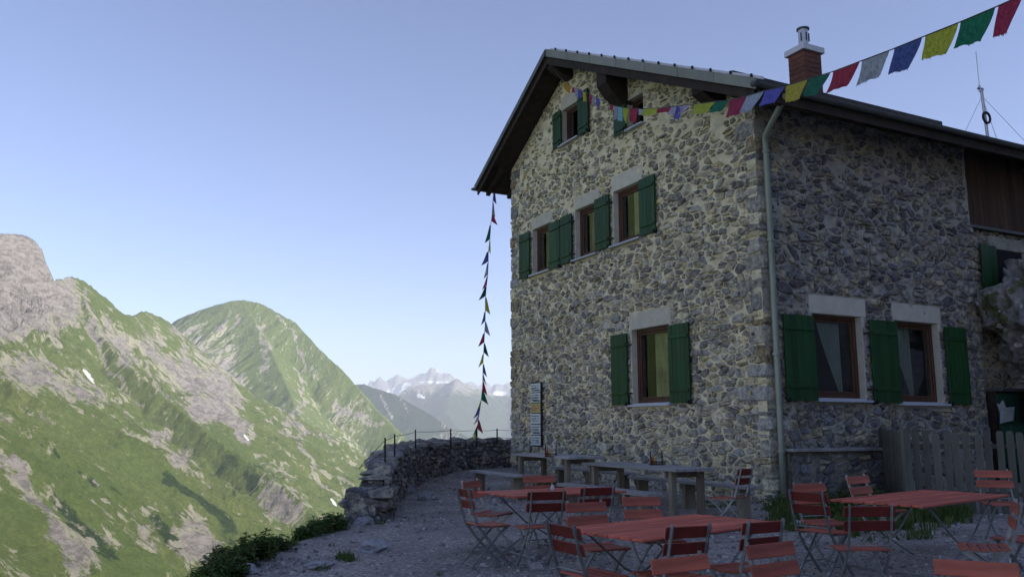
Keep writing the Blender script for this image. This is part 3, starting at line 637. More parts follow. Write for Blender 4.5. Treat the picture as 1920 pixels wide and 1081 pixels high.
wins_r = [(1.18, 2.46, 1.84, 3.43, (1.12, 2.60, 3.78)), (3.38, 4.66, 1.80, 3.42, (3.33, 4.76, 3.77))]
def wall_sheet(a0, a1, z0, topf, holes, fn, step=.07):
    xs = sorted(set([round(a0 + i * step, 4) for i in range(int((a1 - a0) / step) + 1)] + [a1] + [h for w_ in holes for h in w_[:2]]))
    zs = sorted(set([round(z0 + i * step, 4) for i in range(int((11.2 - z0) / step) + 1)] + [h for w_ in holes for h in w_[2:4]]))
    mb = MB(); idx = {}
    def vid(i, j):
        if (i, j) not in idx:
            x, z = xs[i], min(zs[j], topf(xs[i])); k = 1
            for h in holes:
                if h[0] - .001 <= x <= h[1] + .001 and h[2] - .001 <= z <= h[3] + .001: k = 0
            d = k * (.022 * mn.fractal(Vector((x * 3.2, z * 3.2, a0)), 1, 2, 4))
            idx[(i, j)] = len(mb.v); mb.v.append(fn(x, z, d)); mb.c.append((0, 0, 0))
        return idx[(i, j)]
    for i in range(len(xs) - 1):
        t = max(topf(xs[i]), topf(xs[i + 1]))
        for j in range(len(zs) - 1):
            if zs[j] >= t: break
            cx, cz = (xs[i] + xs[i + 1]) / 2, (zs[j] + zs[j + 1]) / 2
            if any(h[0] < cx < h[1] and h[2] < cz < h[3] for h in holes): continue
            mb.f.append((vid(i, j), vid(i + 1, j), vid(i + 1, j + 1), vid(i, j + 1)))
    return mb
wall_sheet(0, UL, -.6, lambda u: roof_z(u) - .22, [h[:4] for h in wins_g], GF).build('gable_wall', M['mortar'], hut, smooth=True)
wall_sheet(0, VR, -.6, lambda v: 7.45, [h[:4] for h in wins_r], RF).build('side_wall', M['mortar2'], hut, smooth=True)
mb = MB(); mb.box((.3, UL - .02, -.6), (9.5, UL, 8.7)); mb.prism([(.3, -.6), (UL - .3, -.6), (UL - .3, roof_z(UL - .3) - .3), (RU, RZ - .3), (.3, roof_z(.3) - .3)], lambda u, z, x: (x, u, z), 9.3, 9.5); mb.build('rear_wall', M['mortar'], hut)
rnd = random.Random(3)
items = []
def holes_of(ws, pad=.02): return [(w_[0] - pad, w_[1] + pad, w_[2] - .07, w_[3]) for w_ in ws] + [(w_[4][0] - pad, w_[4][1] + pad, w_[3], w_[4][2] + pad) for w_ in ws]
def wall_pos(fn, c): q = fn(c[0], c[1], 0); return W(q[0], q[1], q[2])
for (a0, a1, ws, fn, planes, da, dz, side) in [
        (.22, UL - .12, wins_g, GF, [(-KR, 1, roof_z(0) - .24), (KL, 1, roof_z(RU) - .24 + KL * RU)], .225, .115, 0),
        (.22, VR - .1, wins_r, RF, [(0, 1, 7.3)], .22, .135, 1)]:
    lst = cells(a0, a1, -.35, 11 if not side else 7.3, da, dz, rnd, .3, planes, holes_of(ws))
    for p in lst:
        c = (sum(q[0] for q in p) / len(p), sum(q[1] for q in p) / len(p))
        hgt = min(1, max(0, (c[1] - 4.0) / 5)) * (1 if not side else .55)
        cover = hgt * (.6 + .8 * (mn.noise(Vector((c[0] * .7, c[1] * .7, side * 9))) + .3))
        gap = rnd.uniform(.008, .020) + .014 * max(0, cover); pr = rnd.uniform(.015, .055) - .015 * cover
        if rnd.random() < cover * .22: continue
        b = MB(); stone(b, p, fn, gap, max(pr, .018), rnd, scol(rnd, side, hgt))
        if not b.v: continue
        P = wall_pos(fn, c); dist = (P - Vector(CAM)).length
        if side: cosv = abs((P - Vector(CAM)).normalized().dot(Vector(D1)))
        else: cosv = abs((P - Vector(CAM)).normalized().dot(Vector(D2)))
        items.append((abs(area(p)) * cosv / dist ** 2, b))
# quoins at the two gable corners and the right end
def jbox(mb, a, b, rnd, j, col):
    n0 = len(mb.v); mb.box(a, b, col, bev=.03)
    mb.v[n0:] = [(x + rnd.uniform(-j, j), y + rnd.uniform(-j, j), z + rnd.uniform(-j, j)) for x, y, z in mb.v[n0:]]
for kind in range(3):
    z = -.3; flip = 0
    top = {0: 7.25, 1: roof_z(UL) - .3, 2: 5.6}[kind]
    while z < top:
        h = rnd.choice((.13, .18, .24, .3, .36)) * rnd.uniform(.85, 1.2); h = min(h, top - z)
        l1, l2 = (rnd.uniform(.35, .7), rnd.uniform(.2, .35)) if flip else (rnd.uniform(.22, .36), rnd.uniform(.35, .7)); flip = not flip
        o1, o2 = rnd.uniform(.005, .05), rnd.uniform(.005, .05); b = MB(); g = .010
        col = scol(rnd, kind == 2, 0)
        if rnd.random() < .15: col = (.30, .24, .14)
        if kind == 0: jbox(b, (-o1, -o2, z + g), (l1, l2, z + h - g), rnd, .02, col); sc = 1
        elif kind == 1: jbox(b, (-o1, UL - l2, z + g), (l1, UL + o2, z + h - g), rnd, .011, col); sc = .4
        else: jbox(b, (VR - l1, -o1, z + g), (VR + o2, l2, z + h - g), rnd, .011, col); sc = .6
        items.append((h * .4 * sc / 250, b)); z += h
lay(hut, items, 298)
# ---- windows
def add_window(w_, fn, curtain, idx):
    a0, a1, z0, z1, (l0, l1, lz) = w_
    lin = MB(); n = len(lin.v)
    P = lambda a, z, o: fn(a, z, o)
    def bx(mb, a0, a1, z0, z1, o0, o1, bev=0):
        q0 = fn(a0, z0, o0); q1 = fn(a1, z1, o1); return mb.box(q0, q1, None, bev)
    wn = MB()
    for (x0, x1, y0, y1) in ((a0 + .002, a0 + .075, z0 + .045, z1 - .002), (a1 - .075, a1 - .002, z0 + .045, z1 - .002), (a0 + .076, a1 - .076, z1 - .072, z1 - .002), (a0 + .076, a1 - .076, z0 + .045, z0 + .115)): bx(wn, x0, x1, y0, y1, -.13, -.19, .006)
    win = wn.build('window', M['frame'], hut)
    sash = MB(); i0, i1, j0, j1 = a0 + .08, a1 - .08, z0 + .12, z1 - .077; t = .05
    for (x0, x1, y0, y1) in ((i0, i0 + t, j0, j1), (i1 - t, i1, j0, j1), (i0 + t + .001, i1 - t - .001, j1 - t, j1), (i0 + t + .001, i1 - t - .001, j0, j0 + t)): bx(sash, x0, x1, y0, y1, -.15, -.20, .005)
    sash.build('sash', M['frame'], win)
    g = MB(); bx(g, i0 + t - .005, i1 - t + .005, j0 + t - .005, j1 - t + .005, -.172, -.176); g.build('pane', M['glass'], win)
    lb = MB(); bx(lb, l0, l1, z1, lz, .012, -.24, .008); lb.build('lintel', M['plaster'], win)
    rv = MB(); bx(rv, a0 - .09, a0, z0, z1 - .002, .004, -.26); bx(rv, a1, a1 + .09, z0, z1 - .002, .004, -.26); bx(rv, a0 - .09, a1 + .09, z0 - .02, z0 - .001, -.01, -.26); rv.build('reveal', M['plaster'], win)
    sl_ = MB(); bx(sl_, a0 - .06, a1 + .06, z0 - .035, z0 + .008, .13, -.005, .005); bx(sl_, a0 + .001, a1 - .001, z0 + .009, z0 + .04, -.0, -.15, .004); sl_.build('sill', M['sill'], win)
    dk = MB(); bx(dk, a0 - .5, a1 + .5, z0 - .4, z1 + .3, -1.7, -1.75)
    bx(dk, a0 - .5, a0 - .45, z0 - .4, z1 + .3, -.27, -1.7); bx(dk, a1 + .45, a1 + .5, z0 - .4, z1 + .3, -.27, -1.7); bx(dk, a0 - .5, a1 + .5, z1 + .25, z1 + .3, -.27, -1.7); bx(dk, a0 - .5, a1 + .5, z0 - .4, z0 - .35, -.27, -1.7)
    dk.build('room', M['dark'], win)
    if curtain:
        cb = MB(); N = 26; c0, c1, mode = curtain; vs = []; fs = []
        for j in range(13):
            tz = j / 12; z = j1 - tz * (j1 - j0 - .02)
            for i in range(N + 1):
                s = i / N
                if mode == 'drape': # gathered at the top, swept to one side lower down
                    wdt = (c1 - c0) * (1 - .85 * tz ** 1.2); a = c0 + wdt * s if c0 < c1 else c0 + wdt * s
                else: a = c0 + (c1 - c0) * s
                vs.append(fn(a, z, -.222 + .014 * math.sin(s * 34) * (.4 + tz * .6)))
        for j in range(12):
            for i in range(N): k = j * (N + 1) + i; fs.append((k, k + 1, k + N + 2, k + N + 1))
        cb.add(vs, fs); cb.build('curtain', {'reflect_net': M['curtain_reflect'], 'dim': M['curtaind']}.get(mode, M['curtain']), win, smooth=True)
    return win
add_window(wins_g[0], GF, (8.2, 7.85, 'dim'), 0); add_window(wins_g[1], GF, (5.95, 5.6, 'dim'), 1); add_window(wins_g[2], GF, (4.15, 3.7, 'reflect_net'), 2)
add_window(wins_g[3], GF, (3.5, 2.85, 'reflect_net'), 3); add_window(wins_g[4], GF, None, 4); add_window(wins_g[5], GF, None, 5)
add_window(wins_r[0], RF, (2.10, 1.50, 'drape'), 6); add_window(wins_r[1], RF, (4.08, 3.5, 'drape'), 7)
def add_shutter(a0, a1, z0, z1, fn, hinge_at=None):
    n = 4 if (a1 - a0) < .62 else 5; o0, o1 = .075, .105
    fr = MB(); k = .16 * (z1 - z0); fr.box(fn(a0 + .01, z0 + .01, o0 - .012), fn(a1 - .01, z1 - .01, o0 - .001)); sh = fr.build('shutter', M['shutter'], hut)
    for zc in (z0 + k, z1 - k):
        fr = MB(); fr.box(fn(a0 + .03, zc - .035, o1 + .002), fn(a1 - .03, zc + .035, o1 + .024), None, .006); fr.build('batten', M['shutter'], sh)
    for i in range(n):
        x0 = a0 + (a1 - a0) * i / n + .0025; x1 = a0 + (a1 - a0) * (i + 1) / n - .0025
        b = MB(); b.box(fn(x0, z0, o0), fn(x1, z1, o1 + rnd.uniform(-.0015, .0015)), None, .004); b.build('shutter_board', M['shutter'], sh)
    if hinge_at is not None:
        for zc in (z0 + k, z1 - k):
            b = MB(); e = a0 if abs(hinge_at - a0) < abs(hinge_at - a1) else a1
            b.bar(fn(e + (.05 if e == a0 else -.05), zc, o1 + .03), fn(hinge_at, zc - .01, .03), .02, .035); b.build('hinge', M['iron'], sh)
    b = MB(); c = (a0 + a1) / 2 ; b.box(fn(a0 + .02, z0 + .01 - .04, .02), fn(a0 + .05, z0 + .05, o1 + .04)); b.build('catch', M['iron'], sh)
for s_ in [(8.67, 9.26, 5.40, 6.66, 8.6), (7.0, 7.58, 5.40, 6.63, None), (6.42, 6.97, 5.42, 6.66, 6.36), (4.72, 5.34, 5.47, 6.73, 4.65), (2.96, 3.53, 5.46, 6.73, None),
           (4.12, 4.75, 1.84, 3.40, 4.03), (1.98, 2.64, 1.83, 3.41, None), (6.9, 7.32, 8.59, 9.55, 6.95), (5.56, 6.04, 8.56, 9.66, None), (3.97, 4.45, 8.02, 8.70, None)]:
    add_shutter(*s_[:4], GF, s_[4])
for s_ in [(.38, 1.13, 1.82, 3.36, None), (2.58, 3.34, 1.81, 3.38, 2.47), (4.75, 5.40, 1.80, 3.36, 4.67)]: add_shutter(*s_[:4], RF, s_[4])
# ---- roof
X0, X1 = -.70, 9.6; EU, EL = -.86, 10.82
def XF(u, z, x): return (x, u, z)
rb = MB(); rb.prism([(EU, roof_z(EU) - .06), (RU, RZ - .06), (EL, roof_z(EL) - .06), (EL, roof_z(EL) - .16), (RU, RZ - .18), (EU, roof_z(EU) - .16)], XF, X0, X1)
roof = rb.build('roof', M['dkwood'], hut)
# covering of the left slope (one sheet) and rows of tiles on the right slope
lb = MB(); lb.prism([(RU, RZ - .055), (EL + .06, roof_z(EL + .06) - .055), (EL + .06, roof_z(EL + .06)), (RU, RZ)], XF, X0 - .03, X1); lb.build('roof_covering', M['tile'], roof)
tm = MB(); tm.box((-.115, -.19, 0), (.115, .19, .018), None, .004); tmesh = tm.mesh('roof_tile', M['tile'])
ang = math.atan(KR); rest = MB(); row = 0; uu = EU + .17
while uu < RU - .1:
    nx = int((X1 - X0) / .245)
    for i in range(nx):
        x = X0 + .14 + i * .245 + (.12 if row & 1 else 0)
        if x > X1: continue
        if row < 6: 
            o = link('roof_tile', tmesh, roof, (x, uu, roof_z(uu) - .035 + rnd.uniform(0, .012)), (-0 + ang + .05 + rnd.uniform(-.01, .01), rnd.uniform(-.012, .012), 0))
        else:
            c, s = math.cos(ang + .05), math.sin(ang + .05); zz = roof_z(uu) - .035 + rnd.uniform(0, .01)
            rest.add([(x + a, uu + b * c - d * s, zz + b * s + d * c) for a, b, d in [(-.115, -.19, 0), (.115, -.19, 0), (.115, .19, 0), (-.115, .19, 0), (-.115, -.19, .018), (.115, -.19, .018), (.115, .19, .018), (-.115, .19, .018)]],
                     [(0, 3, 2, 1), (4, 5, 6, 7), (0, 1, 5, 4), (1, 2, 6, 5), (2, 3, 7, 6), (3, 0, 4, 7)])
    row += 1; uu += .31
rest.build('upper_roof_tiles', M['tile'], roof, kind='stuff')
# verge strips on the right rake, in lengths, with a light edge strip and clips
L = RU - EU; n = 7
for i in range(n):
    u0 = EU + L * i / n + .006; u1 = EU + L * (i + 1) / n - .006
    b = MB(); b.prism([(u0, roof_z(u0) - .17), (u1, roof_z(u1) - .17), (u1, roof_z(u1) + .035), (u0, roof_z(u0) + .035)], XF, X0 - .035, X0 - .005); b.build('verge_board', M['eternit'], roof)
    b = MB(); b.prism([(u0, roof_z(u0) + .037), (u1, roof_z(u1) + .037), (u1, roof_z(u1) + .095), (u0, roof_z(u0) + .095)], XF, X0 + .10, X0 + .16); b.build('edge_strip', M['capm'], roof)
    for k in (.2, .7):
        uc = u0 + (u1 - u0) * k; b = MB(); b.prism([(uc - .02, roof_z(uc) + .03), (uc + .02, roof_z(uc) + .03), (uc + .02, roof_z(uc) + .105), (uc - .02, roof_z(uc) + .105)], XF, X0 + .06, X0 + .09); b.build('clip', M['iron'], roof)
b = MB(); b.prism([(EU + .1, roof_z(EU + .1) - .36), (RU, RZ - .38), (RU, RZ - .18), (EU + .1, roof_z(EU + .1) - .18)], XF, X0 + .02, X0 + .07); b.build('barge_board', M['dkwood'], roof)
b = MB(); b.prism([(EL + .02, roof_z(EL) - .30), (RU + .002, RZ - .34), (RU + .002, RZ - .18), (EL + .02, roof_z(EL) - .17)], XF, X0 + .02, X0 + .07); b.build('barge_board', M['dkwood'], roof)
b = MB(); b.prism([(EL + .06, roof_z(EL + .06) - .14), (RU + .002, RZ - .14), (RU + .002, RZ + .01), (EL + .06, roof_z(EL + .06) + .01)], XF, X0 - .065, X0 - .035); b.build('verge_board', M['gutter'], roof)
# purlin ends carrying the overhang
for (u0, u1, h, c) in ((3.98, 4.36, .78, .3), (.70, 1.0, .36, .2), (RU - .15, RU + .15, .38, 0)):
    zt = min(roof_z(u0), roof_z(u1)) - .2
    b = MB(); b.prism([(X0 + .1, zt), (.1, zt), (.1, zt - h), (-.12, zt - h), (X0 + .3, zt - h * .75), (X0 + .1, zt - h * .45)], lambda x, z, u: (x, u, z), u0, u1); b.build('purlin', M['dkwood'], roof)
for i in range(14):
    x = X0 + .45 + i * .72
    b = MB(); b.prism([(EU + .05, roof_z(EU) - .36), (.3, roof_z(.3) - .38), (.3, roof_z(.3) - .19), (EU + .05, roof_z(EU) - .18)], XF, x, x + .12); b.build('rafter', M['dkwood'], roof)
b = MB(); b.box((X0 + .03, EU - .012, roof_z(EU) - .34), (X1, EU + .03, roof_z(EU) - .10)); b.build('fascia', M['dkwood'], roof)
for i in range(3):
    x = X0 + .3 + i * .7
    b = MB(); b.prism([(UL, roof_z(UL) - .34), (EL, roof_z(EL) - .30), (EL, roof_z(EL) - .165), (UL, roof_z(UL) - .165)], XF, x, x + .12); b.build('rafter', M['dkwood'], roof)
# gutters
def gutter(y, z, x0, x1, r=.075, name='gutter'):
    mb = MB(); vs = []; n = 9
    for x in (x0, x1):
        for rr in (r, r - .008):
            for k in range(n): t = math.pi + math.pi * k / (n - 1); vs.append((x, y + rr * math.cos(t), z + rr * math.sin(t)))
    fs = []
    for k in range(n - 1): fs += [(k, k + 1, 2 * n + k + 1, 2 * n + k), (n + k, 3 * n + k, 3 * n + k + 1, n + k + 1), (k, n + k, n + k + 1, k + 1)]
    fs += [(0, n, 3 * n, 2 * n), (n - 1, 3 * n - 1, 4 * n - 1, 2 * n - 1)]
    mb.add(vs, fs); mb.add([(x0, y + r * math.cos(math.pi + math.pi * k / 8), z + r * math.sin(math.pi + math.pi * k / 8)) for k in range(9)], [tuple(range(9))])
    return mb.build(name, M['gutter'], roof, smooth=False)
gutter(EU - .09, roof_z(EU) - .10, X0 - .08, X1); gutter(EL + .13, roof_z(EL) - .08, X0 - .1, X1)
b = MB(); b.tube([(X0 - .12, EU - .02, roof_z(EU) - .1), (X0 - .13, EU - .12, roof_z(EU) - .13)], [.06, .045], 10); b.build('gutter_end', M['gutter'], roof)
# snow guard boards on the right slope
for i in range(4):
    x0 = -.2 + i * 1.5
    b = MB(); b.box((x0, .28, roof_z(.28) + .02), (x0 + 1.48, .31, roof_z(.28) + .17), None, .004); b.build('snow_guard', M['tile'], roof)
# downpipe
dp = MB(); v0, zt = Rp(1431, 215, .13); v1, _ = Rp(1455, 930, .13)
dp.tube([(-.12, -.93, 7.14), (-.06, -.80, 7.02), (.03, -.42, 6.78), (.09, -.17, 6.6), (.13, -.13, 6.45), (.14, -.13, 4.0), (.14, -.13, 1.0), (.14, -.13, -.3)], .055, 14)
pipe = dp.build('downpipe', M['zinc'], hut, smooth=True)
for z in (6.3, 4.65, 2.6, .92):
    b = MB(); b.tube([(.135, -.13, z), (.135, -.13, z + .05)], .072, 14); b.tube([(.135, -.06, z + .025), (.135, .03, z + .025)], .012, 6); b.build('bracket', M['zinc'], pipe)
# chimney with steel flue
cv, cz = Rp(1507, 100, -3.6)
chim = MB(); cw, cl = .54, .62; cu = 3.6; z0c = roof_z(cu) - .4; z1c = Rp(1507, 93, -3.6)[1]
chim.box((cv + .012, cu + .012, z0c), (cv + cl - .012, cu + cw - .012, z1c)); ch = chim.build('chimney', M['brick'], hut)
zz = z0c; 
while zz < z1c - .02:
    h = min(.135, z1c - zz)
    b = MB(); b.box((cv, cu, zz + .004), (cv + cl, cu + cw, zz + h - .006), None, .004); b.build('cladding_course', M['brick'], ch); zz += h
b = MB(); b.box((cv - .07, cu - .07, z1c), (cv + cl + .07, cu + cw + .07, z1c + .16), None, .01); b.build('cap', M['capm'], ch)
fc = (cv + cl / 2, cu + cw / 2)
b = MB(); b.tube([(fc[0], fc[1], z1c + .16), (fc[0], fc[1], z1c + .24), (fc[0], fc[1], z1c + .70), (fc[0], fc[1], z1c + .72)], [.15, .13, .13, .13], 20); fl = b.build('flue', M['steel'], ch, smooth=False)
b = MB(); b.tube([(fc[0], fc[1], z1c + .72), (fc[0], fc[1], z1c + .76)], .165, 20); b.build('rim', M['gutter'], ch)
for a in (200, 255, 310):
    b = MB(); dx, dy = math.cos(R_(a)) * .131, math.sin(R_(a)) * .131; b.bar((fc[0] + dx, fc[1] + dy, z1c + .38), (fc[0] + dx, fc[1] + dy, z1c + .6), .02, .05, up=(dx, dy, 0)); b.build('vent_slot', M['iron'], ch)
# plinth and plank ledge on the side wall
pb = MB(); pv = []; NX, NZ = 40, 16
for j in range(NZ + 1):
    for i in range(NX + 1):
        x = .25 + 2.6 * i / NX; z = -.5 + 1.42 * j / NZ; pv.append((x, -.22 - .05 * mn.fractal(Vector((x * 3, z * 3, 5)), 1, 2, 4) - .03 * (1 - j / NZ), z))
pb.add(pv, [(j * (NX + 1) + i, j * (NX + 1) + i + 1, (j + 1) * (NX + 1) + i + 1, (j + 1) * (NX + 1) + i) for j in range(NZ) for i in range(NX)])
pb.box((.25, -.2, -.5), (2.85, .0, .92)); plinth = pb.build('plinth', mat('rough_plinth', (.20, .185, .15), var=.5, scale=5, bump=1, bscale=12, bdist=.08, rough=.95), hut, smooth=False)
its = []
for p in cells(.3, 2.8, -.45, .88, .22, .13, rnd, .25):
    b = MB(); stone(b, p, lambda a, z, o: (a, -.22 - o, z), .02, rnd.uniform(.02, .05), rnd, tuple(q * .8 for q in scol(rnd, 1, 0)))
    if b.v: its.append((abs(area(p)), b))
rs = MB()
for _, b in its: rs.add(b.v, b.f); rs.c[-len(b.v):] = b.c; rs.uc = True
rs.build('plinth_stones', M['pebble'], plinth, kind='stuff')
b = MB(); b.box((.2, -.34, .93), (2.75, -.0, .985), None, .008); b.build('plank_ledge', M['greywood'], hut)
# alarm/lamp square on a quoin
b = MB(); b.box((-.085, .33, 1.93), (-.06, .39, 1.99)); b.build('marker_plate', M['yellow'], hut)

# ------------------------------------------------------------------ wooden annex behind the right end
annex = empty('annex', tuple(W(VR, 0)), HB, 'dark timber clad annex joined to the right end of the stone hut', 'annex')
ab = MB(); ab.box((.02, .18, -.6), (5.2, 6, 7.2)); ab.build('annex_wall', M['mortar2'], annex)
its = []
for p in cells(.05, 4.5, -.3, 5.6, .25, .17, rnd, .2, [], [(.8, 1.9, 4.2, 5.5)]):
    b = MB(); stone(b, p, lambda a, z, o: (a, .18 - o, z), .02, rnd.uniform(.03, .06), rnd, stone_col(rnd))
    if b.v: its.append((abs(area(p)) * (1 if p[0][1] > 4 and p[0][0] < 2 else .1), b))
lay(annex, its, 40)
x = .02; 
while x < 4.6:
    wd = rnd.uniform(.14, .2); b = MB(); b.box((x + .003, .02 + rnd.uniform(0, .008), 5.66), (x + wd - .003, .05, 7.35), None, .004); b.build('cladding_board', M['brwood'], annex); x += wd
b = MB(); b.box((-.02, .02, 5.60), (4.8, .17, 5.66)); b.build('ledge', M['gutter'], annex)
b = MB(); b.box((-.06, .04, 5.66), (.015, .12, 7.3)); b.build('corner_post', M['brwood'], annex)
b = MB(); b.box((.75, .12, 5.22), (2.0, .175, 5.50), None, .008); b.build('lintel', M['mortar2'], annex)
for i in range(4):
    b = MB(); b.box((.33 + i * .135, .03, 4.2), (.33 + i * .135 + .131, .06, 5.25), None, .004); b.build('shutter_board', M['shutter'], annex)
b = MB(); b.box((.95, .13, 4.2), (1.9, .175, 5.2)); b.build('window', M['dark'], annex)
b = MB(); gy = -.05; b.box((1.7, -.62, 7.02), (5.5, -.2, 7.07)); b.box((1.7, -.66, 6.95), (5.5, -.61, 7.09)); b.build('lower_roof_edge', M['gutter'], annex)

# ------------------------------------------------------------------ antenna
ax_, az_ = Rp(1853, 262, -.6)
ap = W(ax_, .6, roof_z(.6) - .05)
ant = empty('antenna_mast', tuple(ap), HB, 'thin radio antenna mast with a cable coil above the right roof', 'antenna')
Hh = Rp(1839, 165, -.6)[1] - ap.z
b = MB(); b.tube([(0, 0, 0), (-.08, 0, Hh)], .035, 8); b.build('mast', M['steel'], ant)
b = MB(); b.tube([(-.14, 0, Hh - .05), (-.15, 0, Hh + .9)], .010, 6); b.tube([(-.14, 0, Hh - .1), (-.14, 0, Hh + .05)], .03, 6); b.build('whip', M['steel'], ant)
b = MB(); b.tube([(-.2, 0, Hh - .03), (-.02, 0, Hh - .03)], .03, 6); b.build('clamp', M['galv'], ant)
b = MB(); cz_ = Hh - .75; pts = [(-.06 + .13 * math.cos(t * .4), -.05, cz_ + .13 * math.sin(t * .4)) for t in range(17)]; b.tube(pts, .03, 6); b.build('cable_coil', M['iron'], ant)
for e in ((-1.3, 0, -.5), (.9, .3, .1), (.7, -.5, -.1)):
    b = MB(); b.tube([(-.08, 0, Hh - .2), e], .005, 4); b.build('guy_wire', M['cord'], ant)

# ------------------------------------------------------------------ sign board
sg = empty('sign_board', tuple(W(-.05, 8.31, .86)), HB, 'tall narrow board of six stacked hut signs beside the left corner', 'sign')
b = MB(); b.box((-.05, -.28, 0), (.0, .28, 1.66), None, .006); b.build('backing_board', M['dkwood'], sg)
pan = [(1.40, 1.63, 'white', 'ink'), (1.13, 1.38, 'white', 'ink'), (.86, 1.11, 'yellow', 'rink'), (.58, .84, 'white', 'ink'), (.30, .56, 'white', 'ink'), (.03, .28, 'white', 'ink')]
r2_ = random.Random(5)
for i, (a, c, m1, m2) in enumerate(pan):
    b = MB(); b.box((-.066, -.255, a), (-.0505, .265, c), None, .003); pn = b.build('sign_panel', M[m1], sg)
    t = MB(); zz = c - .05; li = 0
    while zz > a + .035:
        y = .22; hgt = .028 if li != 1 else .04
        while y > -.17:
            wl = r2_.uniform(.012, .03); t.box((-.0685, y - wl, zz - hgt * r2_.uniform(.7, 1)), (-.0665, y, zz)); y -= wl + .01
            if r2_.random() < .14: y -= .03
        zz -= .06; li += 1
    if i in (0, 1, 4): t.box((-.0695, -.2, a + .03), (-.0665, .12, a + .055)); t.prism([(-.2, a + .02), (-.2, a + .065), (-.235, a + .0425)], lambda y, z, x: (x, y, z), -.0695, -.0665)
    t.build('lettering', M[m2], pn)

# ------------------------------------------------------------------ parapet wall
PW = [(-2.08, 14.2), (-2.14, 15.2), (-2.2, 16.4), (-2.22, 18.2), (-2.12, 21.2), (-1.55, 23.2), (-.6, 24.4), (.6, 25.0)]
PT = [.50, .64, .80, .88, .93, .97, .99, 1.0]
pw = empty('parapet_wall', (0, 0, 0), 0, 'low curved drystone parapet wall along the terrace edge', 'wall')
def pwat(s):
    ls = [math.dist(PW[i], PW[i + 1]) for i in range(len(PW) - 1)]; i = 0
    while i < len(ls) - 1 and s > ls[i]: s -= ls[i]; i += 1
    t = min(max(s / ls[i], 0), 1); a, b_ = PW[i], PW[i + 1]; d = ((b_[0] - a[0]) / ls[i], (b_[1] - a[1]) / ls[i])
    # smooth direction
    return (a[0] + t * (b_[0] - a[0]), a[1] + t * (b_[1] - a[1])), d, PT[i] + t * (PT[i + 1] - PT[i])
PL = sum(math.dist(PW[i], PW[i + 1]) for i in range(len(PW) - 1))
def PF(s, z, off): # inner (right) face
    (x, y), d, t = pwat(s); return (x + d[1] * off, y - d[0] * off, z)
core = MB(); N = 90; TH = .46; vs = []
for i in range(N + 1):
    s = PL * i / N; (x, y), d, t = pwat(s); g = gz(x, y) - .5; j = .03 * mn.noise(Vector((s * 2, 0, 0)))
    tt = t + j - (.12 * max(0, 1 - s / .8)); nx, ny = d[1], -d[0]
    for o_, z in ((0, g), (-.015, tt - .05), (-.06, tt), (-TH + .05, tt - .02), (-TH, tt - .07), (-TH - .1, g - 1.2)): vs.append((x + nx * o_, y + ny * o_, z))
fs = [(i * 6 + k, (i + 1) * 6 + k, (i + 1) * 6 + k + 1, i * 6 + k + 1) for i in range(N) for k in range(5)] + [(0, 1, 2, 3, 4, 5)]
core.add(vs, fs); core.build('wall_core', mat('dark_mortar', (.085, .078, .072), var=.35, scale=4, bump=.8, bscale=12, bdist=.04), pw)
PALD = [(.19, .175, .17), (.23, .21, .2), (.15, .14, .145), (.27, .25, .235), (.2, .17, .155)]
its = []
for p in cells(.02, PL, -.6, 1.1, .23, .12, rnd, .22):
    cs = sum(q[0] for q in p) / len(p); cz_ = sum(q[1] for q in p) / len(p); (x, y), d, t = pwat(cs)
    if cz_ > t - .04 or cz_ < gz(x, y) - .25: continue
    c = rnd.choice(PALD); k = rnd.uniform(.8, 1.25); b = MB(); stone(b, p, PF, .010, rnd.uniform(.03, .09), rnd, tuple(q * k for q in c))
    if b.v: its.append((abs(area(p)) / (x * x + y * y) * (1 if y < 20 else .5), b))
# cap stones
s = .1
while s < PL - .1:
    l = rnd.uniform(.3, .6); (x, y), d, t = pwat(s + l / 2); b = MB(); c = rnd.choice(PALD); k = rnd.uniform(1.1, 1.5)
    w2 = rnd.uniform(.27, .33)
    poly = [(s + .01, -.02), (s + l - .01, -.02), (s + l - .015, 2 * w2 - .03), (s + .015, 2 * w2 - .03)]
    stone(b, poly, lambda a, q, o, t=t: (PF(a, 0, -q + .04)[0], PF(a, 0, -q + .04)[1], t - .03 + o), .006, rnd.uniform(.04, .09), rnd, tuple(q * k for q in c)); its.append((l * .3 / (x * x + y * y), b)); s += l
# broken end: piled boulders
endst = []
for i in range(46):
    a = rnd.uniform(0, 1); z = rnd.uniform(0, 1) ** .9; off = rnd.uniform(-.5, .1)
    x, y = -2.36 + rnd.uniform(-.22, .26), 14.0 + rnd.uniform(-.35, .4) + z * .25; zz = gz(x, y) - .05 + z * .56
    b = MB(); hx, hy, hz = rnd.uniform(.10, .24), rnd.uniform(.1, .2), rnd.uniform(.05, .12); c = rnd.choice(PALD); k = rnd.uniform(.85, 1.35)
    jbox(b, (-hx, -hy, -hz), (hx, hy, hz), rnd, .03, tuple(q * k for q in c)); r = rnd.uniform(-.5, .5); tl = rnd.uniform(-.25, .25)
    Mx = Matrix.Translation((x, y, zz)) @ Matrix.Rotation(r, 4, 'Z') @ Matrix.Rotation(tl, 4, 'Y'); b.v = [tuple(Mx @ Vector(q)) for q in b.v]; its.append((.02, b))
lay(pw, its, 290)
